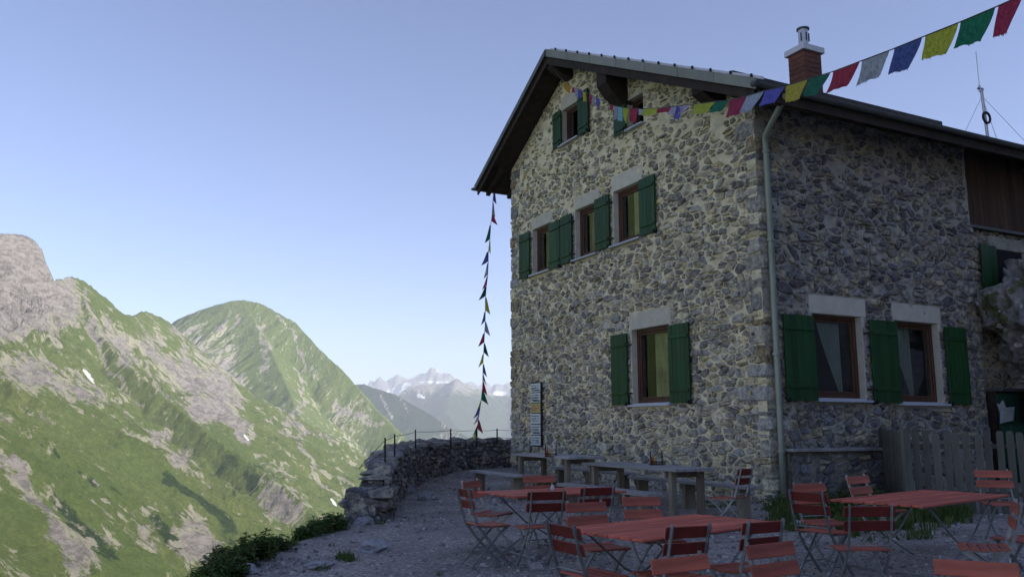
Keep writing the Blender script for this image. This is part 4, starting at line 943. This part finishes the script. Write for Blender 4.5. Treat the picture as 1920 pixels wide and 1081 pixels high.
# railing
rl = empty('railing', (0, 0, 0), 0, 'thin iron railing with two wires on top of the parapet wall', 'railing')
posts = []
for (px, yt, yb, Y) in ((722, 820, 860, 15.0), (740, 813, 850, 16.6), (779, 805, 840, 19.0), (845, 803, 833, 22.0), (894, 803, 830, 23.6), (932, 803, 826, 24.4), (972, 802, 826, 25.2)):
    t = at_depth(px, yt, Y); bo = at_depth(px, yb + 6, Y); b = MB(); b.tube([tuple(bo), tuple(t)], .015 if Y < 20 else .020, 8); b.build('post', M['iron'], rl); posts.append((Vector(t), Vector(bo)))
for fr in (.1, .58):
    pts = []
    for t, bo in posts: pts.append(t.lerp(bo, fr))
    b = MB()
    for i in range(len(pts) - 1):
        m_ = (pts[i] + pts[i + 1]) / 2 - Vector((0, 0, .015)); b.tube([pts[i], m_, pts[i + 1]], .0055, 5)
    b.tube([pts[0], tuple(at_depth(672, 878, 14.0))], .0055, 5); b.build('wire', M['iron'], rl)

# ------------------------------------------------------------------ prayer flags
FC = {'b': (.09, .11, .33), 'w': (.40, .40, .47), 'r': (.38, .045, .085), 'g': (.025, .17, .10), 'y': (.48, .46, .06), 'o': (.6, .33, .03), 'c': (.25, .5, .6), 'p': (.13, .12, .5), 'd': (.02, .08, .06)}
def flag_mesh(mb, p0, p1, drop, sway, col, rnd, fringe=True):
    p0 = Vector(p0); p1 = Vector(p1); nx, ny = 10, 8; vs = []; nrm = (p1 - p0).cross(Vector((0, 0, 1))).normalized(); ph = rnd.uniform(0, 6)
    for j in range(ny + 1):
        for i in range(nx + 1):
            a, t = i / nx, j / ny; q = p0.lerp(p1, a * (1 - .22 * t) + .04 * t) + Vector((0, 0, -drop * t)) + Vector(sway) * (t ** 1.2)
            q += nrm * (math.sin(a * 5 + ph + t * 2) * .09 * drop * t + math.sin(a * 11 + ph * 2) * .03 * drop * t)
            if j == ny: q += Vector((0, 0, rnd.uniform(-.03, .05) * drop + .05 * drop * math.sin(a * 4 + ph)))
            vs.append(q)
    fs = [(j * (nx + 1) + i, j * (nx + 1) + i + 1, (j + 1) * (nx + 1) + i + 1, (j + 1) * (nx + 1) + i) for j in range(ny) for i in range(nx)]
    mb.add(vs, fs, col)
    if fringe:
        for i in range(nx * 2):
            a = rnd.random(); k = int(a * nx); q = Vector(vs[ny * (nx + 1) + k]).lerp(Vector(vs[ny * (nx + 1) + k + 1]), a * nx - k); w_ = (p1 - p0).normalized() * .004; l = rnd.uniform(.02, .08) * drop * (3 if rnd.random() < .06 else 1)
            mb.add([q - w_, q + w_, q + Vector((rnd.uniform(-.01, .01), 0, -l))], [(0, 1, 2)], col)
f1 = empty('prayer_flags', tuple(W(-.6, 6.2, 10.3)), 0, 'long string of faded prayer flags stretching from the gable towards the upper right', 'prayer flags')
o1 = Vector(f1.location)
A = np.array(W(-.68, 6.3, 0)); B = np.array([3.35, 4.6, 0]); pd = np.cross((B - A) / np.linalg.norm(B - A), (0, 0, 1))
def FP(px, py): return Vector(hit(px, py, A, pd)) - o1
line = [(1040, 134), (1058, 153), (1072, 163), (1090, 169), (1107, 177), (1125, 186), (1145, 196), (1160, 200), (1180, 203), (1200, 204), (1230, 203), (1265, 199), (1295, 196), (1342, 190), (1366, 188), (1400, 180), (1433, 170), (1471, 162), (1515, 148), (1560, 135), (1613, 115), (1672, 93), (1731, 69), (1799, 42), (1868, 13), (1920, -10), (1990, -45)]
b = MB(); b.tube([FP(*p) for p in line], .005, 5); b.build('cord', M['cord'], f1)
fl_ = [(1056, 1071, 158, 'o', .9, 0), (1072, 1078, 163, 'r', .6, 0), (1077, 1084, 167, 'w', .9, 0), (1083, 1091, 168, 'p', .9, 0), (1092, 1099, 170, 'y', 1.0, 0), (1104, 1111, 178, 'r', 1, 0), (1110, 1117, 184, 'w', 1, 0), (1117, 1125, 185, 'p', 1, 0), (1143, 1150, 195, 'r', .5, 0),
       (1150, 1158, 199, 'w', 1.3, 0), (1158, 1167, 200, 'c', 1.3, 0), (1168, 1179, 203, 'y', 1.25, 0), (1181, 1196, 205, 'r', 1.2, 0), (1197, 1207, 205, 'w', .5, 0), (1204, 1234, 205, 'y', .5, -.3), (1232, 1262, 201, 'r', .35, -.3), (1258, 1294, 198, 'w', .55, -.7), (1268, 1280, 203, 'p', 1.0, -.4), (1302, 1341, 192, 'y', .65, -.6), (1338, 1366, 189, 'g', .65, -.7), (1368, 1400, 182, 'r', 1.0, -.7),
       (1400, 1432, 176, 'w', .9, -.9), (1434, 1470, 166, 'p', .9, -.7), (1474, 1514, 155, 'y', 1, -.3), (1517, 1557, 142, 'g', 1.0, -.6), (1562, 1612, 125, 'r', 1.05, -.6), (1616, 1668, 104, 'w', 1.15, -.5), (1677, 1729, 81, 'b', 1.2, -.4), (1735, 1797, 56, 'y', 1.1, -.25), (1801, 1866, 28, 'g', 1.1, -.35), (1872, 1918, 4, 'r', 1.2, -.4)]
lx = [p[0] for p in line]; ly = [p[1] for p in line]
for (x0, x1, y_, c, dr, sw) in fl_:
    p0 = FP(x0, np.interp(x0, lx, ly) + 1); p1 = FP(x1, np.interp(x1, lx, ly) + 1)
    h = (.17 if x0 > 1400 else .20) * dr; b = MB(); al = (p1 - p0).normalized(); flag_mesh(b, p0, p1, h, al * (sw * .26) + Vector((0, 0, 0)), tuple(k * rnd.uniform(.85, 1.1) for k in FC[c]), rnd); b.build('flag', M['cloth'], f1, smooth=True)
f2 = empty('prayer_flags', tuple(W(-.6, 10.9, 8.3)), 0, 'string of small prayer flags hanging from the left eave down to the railing', 'prayer flags')
o2 = Vector(f2.location)
A2 = np.array(W(-.45, 10.9, 0)); 
def FQ(px, py):
    t = (py - 350) / 465; Y = (1 - t) * A2[1] + t * 23.6; return Vector(at_depth(px, py, Y)) - o2
vz = lambda x, y: (860 + x / 2.16, 330 + y / 2.16)
vl = [(144, 25), (142, 60), (138, 110), (135, 160), (130, 200), (126, 260), (120, 310), (120, 350), (118, 400), (112, 450), (108, 500), (108, 550), (107, 600), (104, 650), (102, 700), (99, 750), (98, 800), (97, 850), (92, 900), (86, 940), (80, 980), (76, 1020), (68, 1055)]
b = MB(); b.tube([FQ(*vz(*p)) for p in vl], .008, 5); b.build('cord', M['cord'], f2)
vf = [(50, 98, 'b', 1, .2), (103, 150, 'w', 1, .1), (152, 182, 'r', 1, .8), (195, 255, 'g', -1, .5), (258, 300, 'y', .6, .2), (303, 345, 'b', -1, .9), (347, 398, 'w', -1, .3), (402, 442, 'r', -1, .4), (444, 485, 'd', -1, .9), (488, 543, 'y', 1, .5), (545, 585, 'b', -1, .3), (586, 628, 'w', 1, .6), (632, 672, 'r', -1, .7), (674, 713, 'd', 1, .5), (716, 755, 'y', -1, .4), (757, 795, 'b', 1, .3), (797, 826, 'w', 1, .2), (828, 868, 'r', 1, .5), (866, 905, 'g', 1, .9), (905, 935, 'y', -1, .2), (925, 962, 'b', -1, .6), (960, 988, 'w', -1, .4), (984, 1022, 'r', 1, .6), (1005, 1035, 'g', -1, .3), (1032, 1056, 'y', -1, .4)]
vx = [p[1] for p in vl]; vy = [p[0] for p in vl]
for (y0, y1, c, sgn, wd) in vf:
    xa, xb = np.interp(y0, vx, vy), np.interp(y1, vx, vy); p0 = FQ(*vz(xa, y0)); p1 = FQ(*vz(xb, y1))
    wv = Vector((sgn * .23 * (.35 + wd * .6), rnd.uniform(-.05, .05), -.12)); n_ = 6; vs = []
    for j in range(n_ + 1):
        for i in range(5):
            t, a = j / n_, i / 4; q = p0.lerp(p1, t) + wv * a * (.25 + .75 * t) + Vector((0, .03 * math.sin(a * 5 + j), -.02 * a)); vs.append(q)
    b = MB(); b.add(vs, [(j * 5 + i, j * 5 + i + 1, (j + 1) * 5 + i + 1, (j + 1) * 5 + i) for j in range(n_) for i in range(4)], tuple(k * 1.0 for k in FC[c])); b.build('flag', M['cloth'], f2, smooth=True)

# ------------------------------------------------------------------ picket fence
def pick_mesh(h, w_):
    b = MB(); r = w_ / 2; pl = [(-r, 0), (r, 0), (r, h - r)] + [(r * math.cos(t), h - r + r * math.sin(t) * .8) for t in (.6, 1.2, 1.95, 2.55)] + [(-r, h - r)]
    b.prism(pl, lambda x, z, y: (x, y, z), 0, .022); return b.mesh('picket', M['picket'])
pms = [pick_mesh(1.28, .100), pick_mesh(1.26, .108), pick_mesh(1.29, .094)]
def fence(p, q, sp, label, z0=-.02, tilt=.02):
    p = Vector((p[0], p[1], gz(*p))); q = Vector((q[0], q[1], gz(*q))); d = q - p; L_ = d.length; a = math.atan2(d.y, d.x)
    f = empty('picket_fence', tuple(p), a, label, 'fence', 'weathered picket fence sections'); sl_ = d.z / L_
    for zr in (.30, 1.02):
        b = MB(); b.bar((0, .045, zr), (L_, .045, zr + d.z), .035, .07); b.build('rail', M['picket'], f)
    for i in range(int(L_ / sp)):
        x = sp * (i + .5); link('picket', pms[rnd.randrange(3)], f, (x, 0, z0 + x * sl_ + rnd.uniform(-.02, .02)), (0, rnd.uniform(-tilt, tilt), 0))
    return f
pc = Vector(at_depth(1703, 900, 13.6)); ps = W(2.65, -.05)
fence((ps.x, ps.y), (pc.x, pc.y), .145, 'short picket fence section running from the stone wall to the corner post', tilt=.035)
pe = Vector(at_depth(2080, 900, 12.6))
fF = fence((pc.x + .08, pc.y), (pe.x, pe.y), .146, 'long weathered picket fence behind the right table')
fp = MB(); fp.box((-.06, -.06, -.1), (.06, .06, 1.30), None, .01); o = fp.build('fence_post', M['picket'], None, label='square wooden post at the corner of the picket fence', cat='post'); o.location = (pc.x, pc.y, gz(pc.x, pc.y)); 

# ------------------------------------------------------------------ rock outcrop, shed
def lich(c, p):
    n = mn.noise(c * 1.3); k = mn.noise(c * 3.5 + Vector((5, 0, 0))) + .6 * mn.noise(c * 8)
    if k > .42: return (.36, .36, .33)
    if n > .22 and p.z > -.1: return (.10, .13, .035)
    g = .075 + .05 * mn.noise(c * 2); return (g, g * .97, g * .95)
rc = W(7.8, -.9, 3.15)
me = rock_mesh('rock_outcrop', 4.2, 1.7, 1.3, 2.15, 6, .42, lich, M['lichen'], flat=True, nsc=1.3)
o = link('rock_outcrop', me, None, tuple(rc), (0, .12, .4)); tag(o, 'big dark lichen covered rock outcrop beside the right end of the hut', 'rock')
me = rock_mesh('rock_base', 1.2, 1.9, 1.1, 1.1, 5, .35, lich, M['lichen'], flat=True, nsc=1.5)
o = link('rock_outcrop', me, None, tuple(W(9.3, -.5, .6)), (0, 0, 1)); tag(o, 'low dark rock at the foot of the big outcrop behind the shed', 'rock')
sh = empty('shed', tuple(W(6.10, -.14, gz(*W(6.1, -.14)[:2]))), HB, 'small dark green plank shed behind the picket fence', 'shed')
zs = 1.86
b = MB(); b.box((0, 0, 0), (1.9, .26, zs)); b.build('shed_wall', M['dkwood'], sh)
for i in range(6):
    b = MB(); b.box((.02 + i * .12, -.03, .05), (.02 + i * .12 + .116, -.002, zs - .04), None, .004); b.build('door_board', M['greendoor'], sh)
b = MB(); b.box((-.02, -.16, zs), (2.0, .26, zs + .06), None, .01); b.build('shed_roof', M['gutter'], sh)
b = MB(); b.box((-.12, -.34, .4), (.66, -.10, 1.17), None, .01); b.build('cupboard', M['greendoor'], sh)
b = MB(); b.box((-.14, -.35, 1.175), (.68, -.10, 1.20), None, .005); b.build('cupboard_lid', M['greendoor'], sh)
pp = W(5.86, -.36, gz(*W(6.1, -.14)[:2]) + 1.203)
b = MB(); pol = [(0, 0), (.10, .02), (.42, .06), (.50, .34), (.22, .32), (.14, .46), (.02, .38), (-.05, .40), (.03, .2)]
b.prism(pol, lambda x, z, y: (x, y, z), 0, .02); o = b.build('paper_bag', mat('grey_paper', (.27, .28, .27), rough=.9), None, label='crumpled pale paper bag standing on the green cupboard', cat='bag'); o.location = pp; o.rotation_euler = (0, 0, HB)

# ------------------------------------------------------------------ wooden tables and benches by the gable
def plank_table(name, v0, v1, u0, u1, z, nb, label, cat, group, leg_in=.25, th=.05, pairs=2):
    c = W((v0 + v1) / 2, (u0 + u1) / 2); g = gz(c.x, c.y); t = empty(name, (c.x, c.y, g), HB, label, cat, group); hw, hl = (v1 - v0) / 2, (u1 - u0) / 2
    for i in range(nb):
        x0 = -hw + 2 * hw * i / nb; j = rnd.uniform(-.02, .02)
        b = MB(); b.box((x0 + .004, -hl + j, z - th), (x0 + 2 * hw / nb - .004, hl + j, z + rnd.uniform(-.003, .003)), None, .006); b.build('plank', M['greywood'], t)
    for sy in ([-1, 1] if pairs == 2 else [-1, 0, 1]):
        for sx in (-1, 1):
            if hw < .2 and sx > 0: continue
            x = sx * (hw - .12) if hw >= .2 else 0; w_ = .05 if hw >= .2 else .11
            b = MB(); b.box((x - w_, sy * (hl - leg_in) - .045, -.3), (x + w_, sy * (hl - leg_in) + .045, z - th - .002), None, .006); b.build('leg', M['legwood'], t)
        b = MB(); b.box((-hw + .04, sy * (hl - leg_in) + .05, z - th - .10), (hw - .04, sy * (hl - leg_in) + .09, z - th - .004), None, .004); b.build('crosspiece', M['legwood'], t)
    return t
GT = 'grey plank tables and benches along the gable'
t1 = plank_table('picnic_table', -2.72, -1.95, 2.25, 4.6, .80, 4, 'weathered plank table under the sign board, further from the downpipe', 'table', GT)
t2 = plank_table('picnic_table', -2.66, -1.88, -.80, 1.9, .76, 4, 'weathered plank table in front of the ground floor gable window', 'table', GT)
plank_table('bench', -3.35, -3.08, 3.1, 5.3, .46, 2, 'grey plank bench at the far left end by the parapet', 'bench', GT, pairs=2)
plank_table('bench', -3.30, -3.03, -.95, 1.7, .46, 2, 'grey plank bench on the terrace side of the nearer picnic table', 'bench', GT, pairs=2)
plank_table('bench', -1.62, -1.30, -1.15, 2.0, .47, 2, 'long grey bench between the nearer picnic table and the gable wall', 'bench', GT, pairs=3)
plank_table('bench', -1.62, -1.30, 2.1, 4.9, .47, 2, 'long grey bench between the further picnic table and the gable wall', 'bench', GT, pairs=3)

def condiments(px, py, hgt, label):
    p = gp(px, py, hgt); t = empty('condiment_rack', tuple((p[0], p[1], hgt + gz(p[0], p[1]))), .4, label, 'condiment rack')
    b = MB(); b.box((-.11, -.06, 0), (.11, .06, .015)); b.box((-.11, -.062, .05), (.11, -.055, .065)); b.box((-.11, .055, .05), (.11, .062, .065)); b.bar((-.11, 0, 0), (-.11, 0, .22), .02, .01); b.bar((.11, 0, 0), (.11, 0, .22), .02, .01); b.build('tray', M['brwood'], t)
    for i, (c, h) in enumerate((((.35, .03, .02), .17), ((.4, .3, .05), .15), ((.45, .45, .42), .11), ((.45, .45, .42), .11))):
        x = -.075 + i * .05; mm = mat('bottle_%s' % 'abcd'[i], c, rough=.3, bump=0, spec=.5); b = MB(); b.tube([(x, 0, .016), (x, 0, h * .65), (x, 0, h * .8), (x, 0, h)], [.02, .02, .009, .008], 10); b.build('bottle', mm, t, smooth=True)
condiments(1231, 871, .76, 'wooden condiment rack with sauce bottles on the nearer plank table'); condiments(1033, 856, .80, 'small condiment rack on the further plank table')

# ------------------------------------------------------------------ folding chairs and tables
def slat(mb, w_, d, t): mb.box((-w_ / 2, -d / 2, -t / 2), (w_ / 2, d / 2, t / 2), None, .004)
sm = MB(); slat(sm, .44, .068, .016); seatm = sm.mesh('seat_slat', M['redwood'])
bm_ = MB(); slat(bm_, .45, .016, .094); backm = bm_.mesh('back_slat', M['redwood']); backm.materials.append(M['redshade'])
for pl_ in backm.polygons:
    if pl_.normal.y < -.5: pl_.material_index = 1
def chair_parts(root):
    # sitter faces +Y. uprights run from the back top down to the front feet; second legs from seat front to rear feet
    ys = (-.165, -.083, 0, .083, .165)
    for i, y in enumerate(ys): link('seat_slat', seatm, root, (0, y, .455 - .014 * (1 - (y / .165) ** 2) - (.008 if i == 4 else 0)), ((-.10, -.05, 0, .05, -.14)[i], 0, 0))
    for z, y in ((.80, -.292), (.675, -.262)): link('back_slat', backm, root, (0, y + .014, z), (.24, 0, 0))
    for sx in (-1, 1):
        x = sx * .185
        b = MB(); P = [(x, -.318, .865), (x, -.255, .62), (x, -.20, .46), (x, -.06, .28), (x, .10, .12), (x, .225, 0)]
        for i in range(len(P) - 1): b.bar(P[i], P[i + 1], .012, .030, up=(0, 1, .3))
        b.build('back_upright', M['galv'], root)
        x2 = sx * .165; b = MB(); P = [(x2, .19, .435), (x2, .10, .37), (x2, -.05, .21), (x2, -.25, .0)]
        for i in range(len(P) - 1): b.bar(P[i], P[i + 1], .012, .028, up=(0, 1, .3))
        b.build('leg', M['galv'], root)
        b = MB(); b.bar((sx * .175, -.2, .432), (sx * .175, .2, .432), .012, .024); b.build('seat_rail', M['galv'], root)
    for (y, z) in ((.225, .02), (-.24, .02), (-.215, .50)):
        b = MB(); b.tube([(-.185, y, z), (.185, y, z)], .007, 6); b.build('stretcher', M['galv'], root)
chairs = [ # px, py of the middle of the back's top edge, facing (deg clockwise from away), label, group
    (883, 899, 118, 'folding chair at the left end of the leftmost table, turned towards the camera'),
    (866, 917, 66, 'folding chair with pale reflecting seat slats, furthest left of all'),
    (1010, 889, 163, 'folding chair on the far side of the leftmost red table in front of the bench'),
    (1028, 922, -18, 'folding chair on the near side of the leftmost table, seen from behind'),
    (1124, 913, -24, 'folding chair at the right end of the leftmost table, seen from behind'),
    (1097, 937, 157, 'folding chair facing the camera between the leftmost and the middle table'),
    (1198, 927, 158, 'folding chair behind the middle table, beneath the gable bench end'),
    (1050, 985, 58, 'folding chair at the left end of the middle table, seen obliquely from behind'),
    (1294, 986, -28, 'folding chair on the near side of the middle table, back turned and left of another'),
    (1269, 1038, 153, 'folding chair facing the camera at the bottom edge, in front of the middle table'),
    (1401, 878, -50, 'lone folding chair against the gable wall left of the downpipe'),
    (1512, 904, 160, 'folding chair standing in the grass just right of the downpipe'),
    (1508, 924, 50, 'folding chair at the left end of the right table, turned towards it'),
    (1606, 889, 145, 'folding chair on the far side of the right table near the fence start'),
    (1635, 949, 2, 'folding chair on the near side of the right table, seen squarely from behind'),
    (1858, 878, 188, 'folding chair at the far right against the long picket fence'),
    (1912, 940, -66, 'folding chair at the right picture edge, turned left towards the right table'),
    (1825, 1044, 203, 'folding chair at the bottom right corner facing the camera'),
    (1435, 976, -28, 'folding chair at the right end of the middle table, seen from behind'),
    (1440, 1012, 150, 'folding chair facing the camera, overlapping the one at the right end of the middle table'),
    (1965, 925, -105, 'folding chair partly outside the right edge with only its seat in view')]
proto = None; bt = .865
for i, (px, py, fa, lab) in enumerate(chairs):
    p = gp(px, py, bt); a = -R_(fa)
    lean = .318; x = p[0] - math.sin(a) * lean; y = p[1] + math.cos(a) * lean
    if proto is None:
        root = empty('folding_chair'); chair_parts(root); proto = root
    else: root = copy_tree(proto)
    root.location = (x, y, gz(x, y) + .012); root.rotation_euler = (R_(rnd.uniform(-1, 1)), R_(rnd.uniform(-1, 1)), a)
    tag(root, lab, 'chair', 'red slatted folding chairs around the tables')
def red_table(x, y, head, L_, W_, label, nb=8):
    g = gz(x, y); t = empty('slatted_table', (x, y, g), math.pi / 2 - R_(head), label, 'table', 'red slatted folding tables')
    for i in range(nb):
        y0 = -W_ / 2 + W_ * i / nb
        b = MB(); b.box((-L_ / 2, y0 + .007, .713 + rnd.uniform(-.002, .002)), (L_ / 2 + rnd.uniform(-.006, .006), y0 + W_ / nb - .007, .735 + rnd.uniform(-.002, .002)), None, .004); b.build('table_slat', M['redtop'], t)
    for sx in (-1, 1):
        b = MB(); b.bar((sx * L_ * .36, -W_ / 2 + .03, .70), (sx * L_ * .36, W_ / 2 - .03, .70), .04, .02); b.build('crossbar', M['galv'], t)
        for sy in (-1, 1):
            b = MB(); b.tube([(sx * L_ * .36, sy * W_ * .40, .70), (sx * L_ * .10, sy * W_ * .40, .34), (-sx * L_ * .30, sy * W_ * .42, 0)], .011, 8); b.build('leg', M['galv'], t)
        b = MB(); b.tube([(-sx * L_ * .30, -W_ * .42, .015), (-sx * L_ * .30, W_ * .42, .015)], .010, 6); b.build('stretcher', M['galv'], t)
    for sy in (-1, 1):
        b = MB(); b.bar((-L_ * .45, sy * W_ * .42, .703), (L_ * .45, sy * W_ * .42, .703), .025, .02); b.build('rail', M['galv'], t)
    return t
red_table(.50, 10.72, 60, 1.62, .94, 'red slatted table furthest left, nearest to the parapet')
red_table(1.42, 7.70, 50, 1.92, 1.0, 'red slatted table in the middle foreground with bare top')
red_table(4.47, 9.37, 50, 2.15, .98, 'wide red slatted table at the right in front of the picket fence')
p = gp(1036, 920, .735); ss = empty('salt_shaker', (p[0], p[1], gz(.5, 10.75) + .736), 0, 'small glass salt shaker on the leftmost red table', 'salt shaker')
b = MB(); b.tube([(0, 0, 0), (0, 0, .05), (0, 0, .06)], [.025, .022, .015], 12); b.build('jar', M['white'], ss, smooth=True); b = MB(); b.tube([(0, 0, .061), (0, 0, .075)], [.018, .014], 12); b.build('lid', M['steel'], ss)

# ------------------------------------------------------------------ grass and weeds
def tuft(mb, x, y, z, h, n, spread, cols, rnd, wd=.006):
    for k in range(n):
        a = rnd.uniform(0, 6.283); r = spread * rnd.random() ** .6; bx, by = x + r * math.cos(a), y + r * math.sin(a); hh = h * rnd.uniform(.5, 1.1); ln = hh * rnd.uniform(.15, .6); b_ = rnd.uniform(0, 6.283)
        dx, dy = math.cos(b_) * ln, math.sin(b_) * ln; px, py = -math.sin(b_) * wd, math.cos(b_) * wd
        mb.add([(bx - px, by - py, z), (bx + px, by + py, z), (bx + dx * .4 + px * .8, by + dy * .4 + py * .8, z + hh * .6), (bx + dx * .4 - px * .8, by + dy * .4 - py * .8, z + hh * .6), (bx + dx, by + dy, z + hh * .97)], [(0, 1, 2, 3), (3, 2, 4)], rnd.choice(cols))
GC = [(.06, .13, .025), (.09, .16, .03), (.045, .10, .025), (.14, .17, .04), (.16, .15, .06)]
gr = MB()
def zone(cx, cy, rx, ry, n, h, bl=26, sp=.09):
    for i in range(n):
        a = rnd.uniform(0, 6.283); r = math.sqrt(rnd.random()); x, y = cx + rx * r * math.cos(a), cy + ry * r * math.sin(a); tuft(gr, x, y, gz(x, y) - .02, h * rnd.uniform(.6, 1.2), bl, sp, GC, rnd)
zone(4.6, 12.6, .9, 1.0, 60, .16); zone(5.6, 12.9, 1.2, 1.0, 90, .2); zone(4.35, 13.4, .3, .9, 30, .2); zone(5.0, 11.6, .8, .6, 30, .12); zone(6.2, 13.4, .9, .8, 60, .35)
zone(-2.0, 10.55, .14, .2, 9, .13); zone(-2.2, 10.0, .1, .1, 5, .08); zone(.6, 18.6, .5, .3, 16, .2); zone(-2.2, 13.6, .3, .3, 5, .1)
for (px, py, rx, ry, n, h) in ((1480, 985, .5, .5, 70, .09), (1400, 985, .35, .5, 40, .08), (1545, 960, .5, .6, 50, .14), (1340, 945, .4, .5, 25, .08), (1500, 955, .5, .5, 50, .13)):
    p = gp(px, py, 0); zone(p[0], p[1], rx, ry, n, h, 34, .12)
for i in range(7): # scattered sprigs
    x, y = rnd.uniform(-2.5, 1), rnd.uniform(8, 13); tuft(gr, x, y, gz(x, y), .06, 10, .04, GC, rnd)
gr.build('grass', M['grass'], kind='stuff', label='tufts of short green grass at the wall foot')
wd = MB()
exs = [p[0] for p in EDGE]; eys = [p[1] for p in EDGE]
def herb(x, y, z, h, r, n):
    for q in range(n):
        a = rnd.uniform(0, 6.283); rr = r * rnd.random() ** .6; t_ = rnd.random() ** .7; zz = z + h * t_ * (1 - .5 * (rr / r) ** 2); cx, cy = x + rr * math.cos(a), y + rr * math.sin(a)
        s_ = rnd.uniform(.02, .05); t = rnd.uniform(-.7, .7); a = rnd.uniform(0, 6.283); c, sn = math.cos(a), math.sin(a)
        wd.add([(cx - c * s_, cy - sn * s_, zz), (cx - sn * s_ * .5, cy + c * s_ * .5, zz + s_ * t), (cx + c * s_ * 1.2, cy + sn * s_ * 1.2, zz - s_ * .4), (cx + sn * s_ * .5, cy - c * s_ * .5, zz + s_ * t)], [(0, 1, 2, 3)], rnd.choice(GC))
for (px, py, n, sp, hh) in ((425, 1085, 8, .18, .34), (455, 1062, 12, .2, .38), (490, 1044, 12, .22, .38), (525, 1030, 7, .2, .26), (575, 1006, 8, .22, .26), (610, 996, 9, .22, .30), (640, 990, 8, .18, .26), (548, 1020, 3, .15, .12)):
    p = gp(px, py, 0)
    for k in range(n):
        x, y = p[0] - .12 + rnd.gauss(0, sp * .5), p[1] + rnd.gauss(0, sp * .6); ex = np.interp(y, eys, exs); q = max(0, ex - x); z = gz(x, y) - .25 * q - 1.1 * max(0, q - .25) - .03
        h = hh * rnd.uniform(.5, 1.1); herb(x, y, z, h, rnd.uniform(.1, .2), 120); tuft(wd, x, y, z, h * 1.05, 16, .12, GC, rnd, .006)
for i in range(160):
    y = rnd.uniform(7.6, 13.0); ex = np.interp(y, eys, exs); x = ex + rnd.gauss(-.2, .16); k = max(0, ex - x); z = gz(x, y) - .25 * k - 1.1 * max(0, k - .25) - .03
    tuft(wd, x, y, z, rnd.uniform(.06, .16), 20, .10, GC, rnd, .005)
for (px, py, n) in ((1600, 950, 9), (1570, 960, 6), (1630, 945, 8), (1470, 955, 4), (1540, 965, 4), (1650, 955, 5)):
    p = gp(px, py, 0)
    for k in range(n):
        x, y = p[0] + rnd.gauss(0, .14), p[1] + rnd.gauss(0, .2); herb(x, y, gz(x, y) - .02, rnd.uniform(.15, .42), rnd.uniform(.08, .16), 110)
wd.build('bank_vegetation', M['grass'], kind='stuff', label='grass and broad leaved weeds along the terrace edge and at the foot of the side wall')

# ------------------------------------------------------------------ haze
hz = MB(); hz.box((-7800, -1450, -490), (9500, 17600, 1180))
vm = bpy.data.materials.new('haze'); vm.use_nodes = True; t = vm.node_tree; t.nodes.clear(); pv = t.nodes.new('ShaderNodeVolumePrincipled'); ou = t.nodes.new('ShaderNodeOutputMaterial')
pv.inputs['Color'].default_value = (.80, .88, 1, 1); pv.inputs['Density'].default_value = 8e-5; t.links.new(pv.outputs[0], ou.inputs['Volume'])
hz.build('haze', vm, kind='stuff', label='thin bluish summer haze in the valley air')
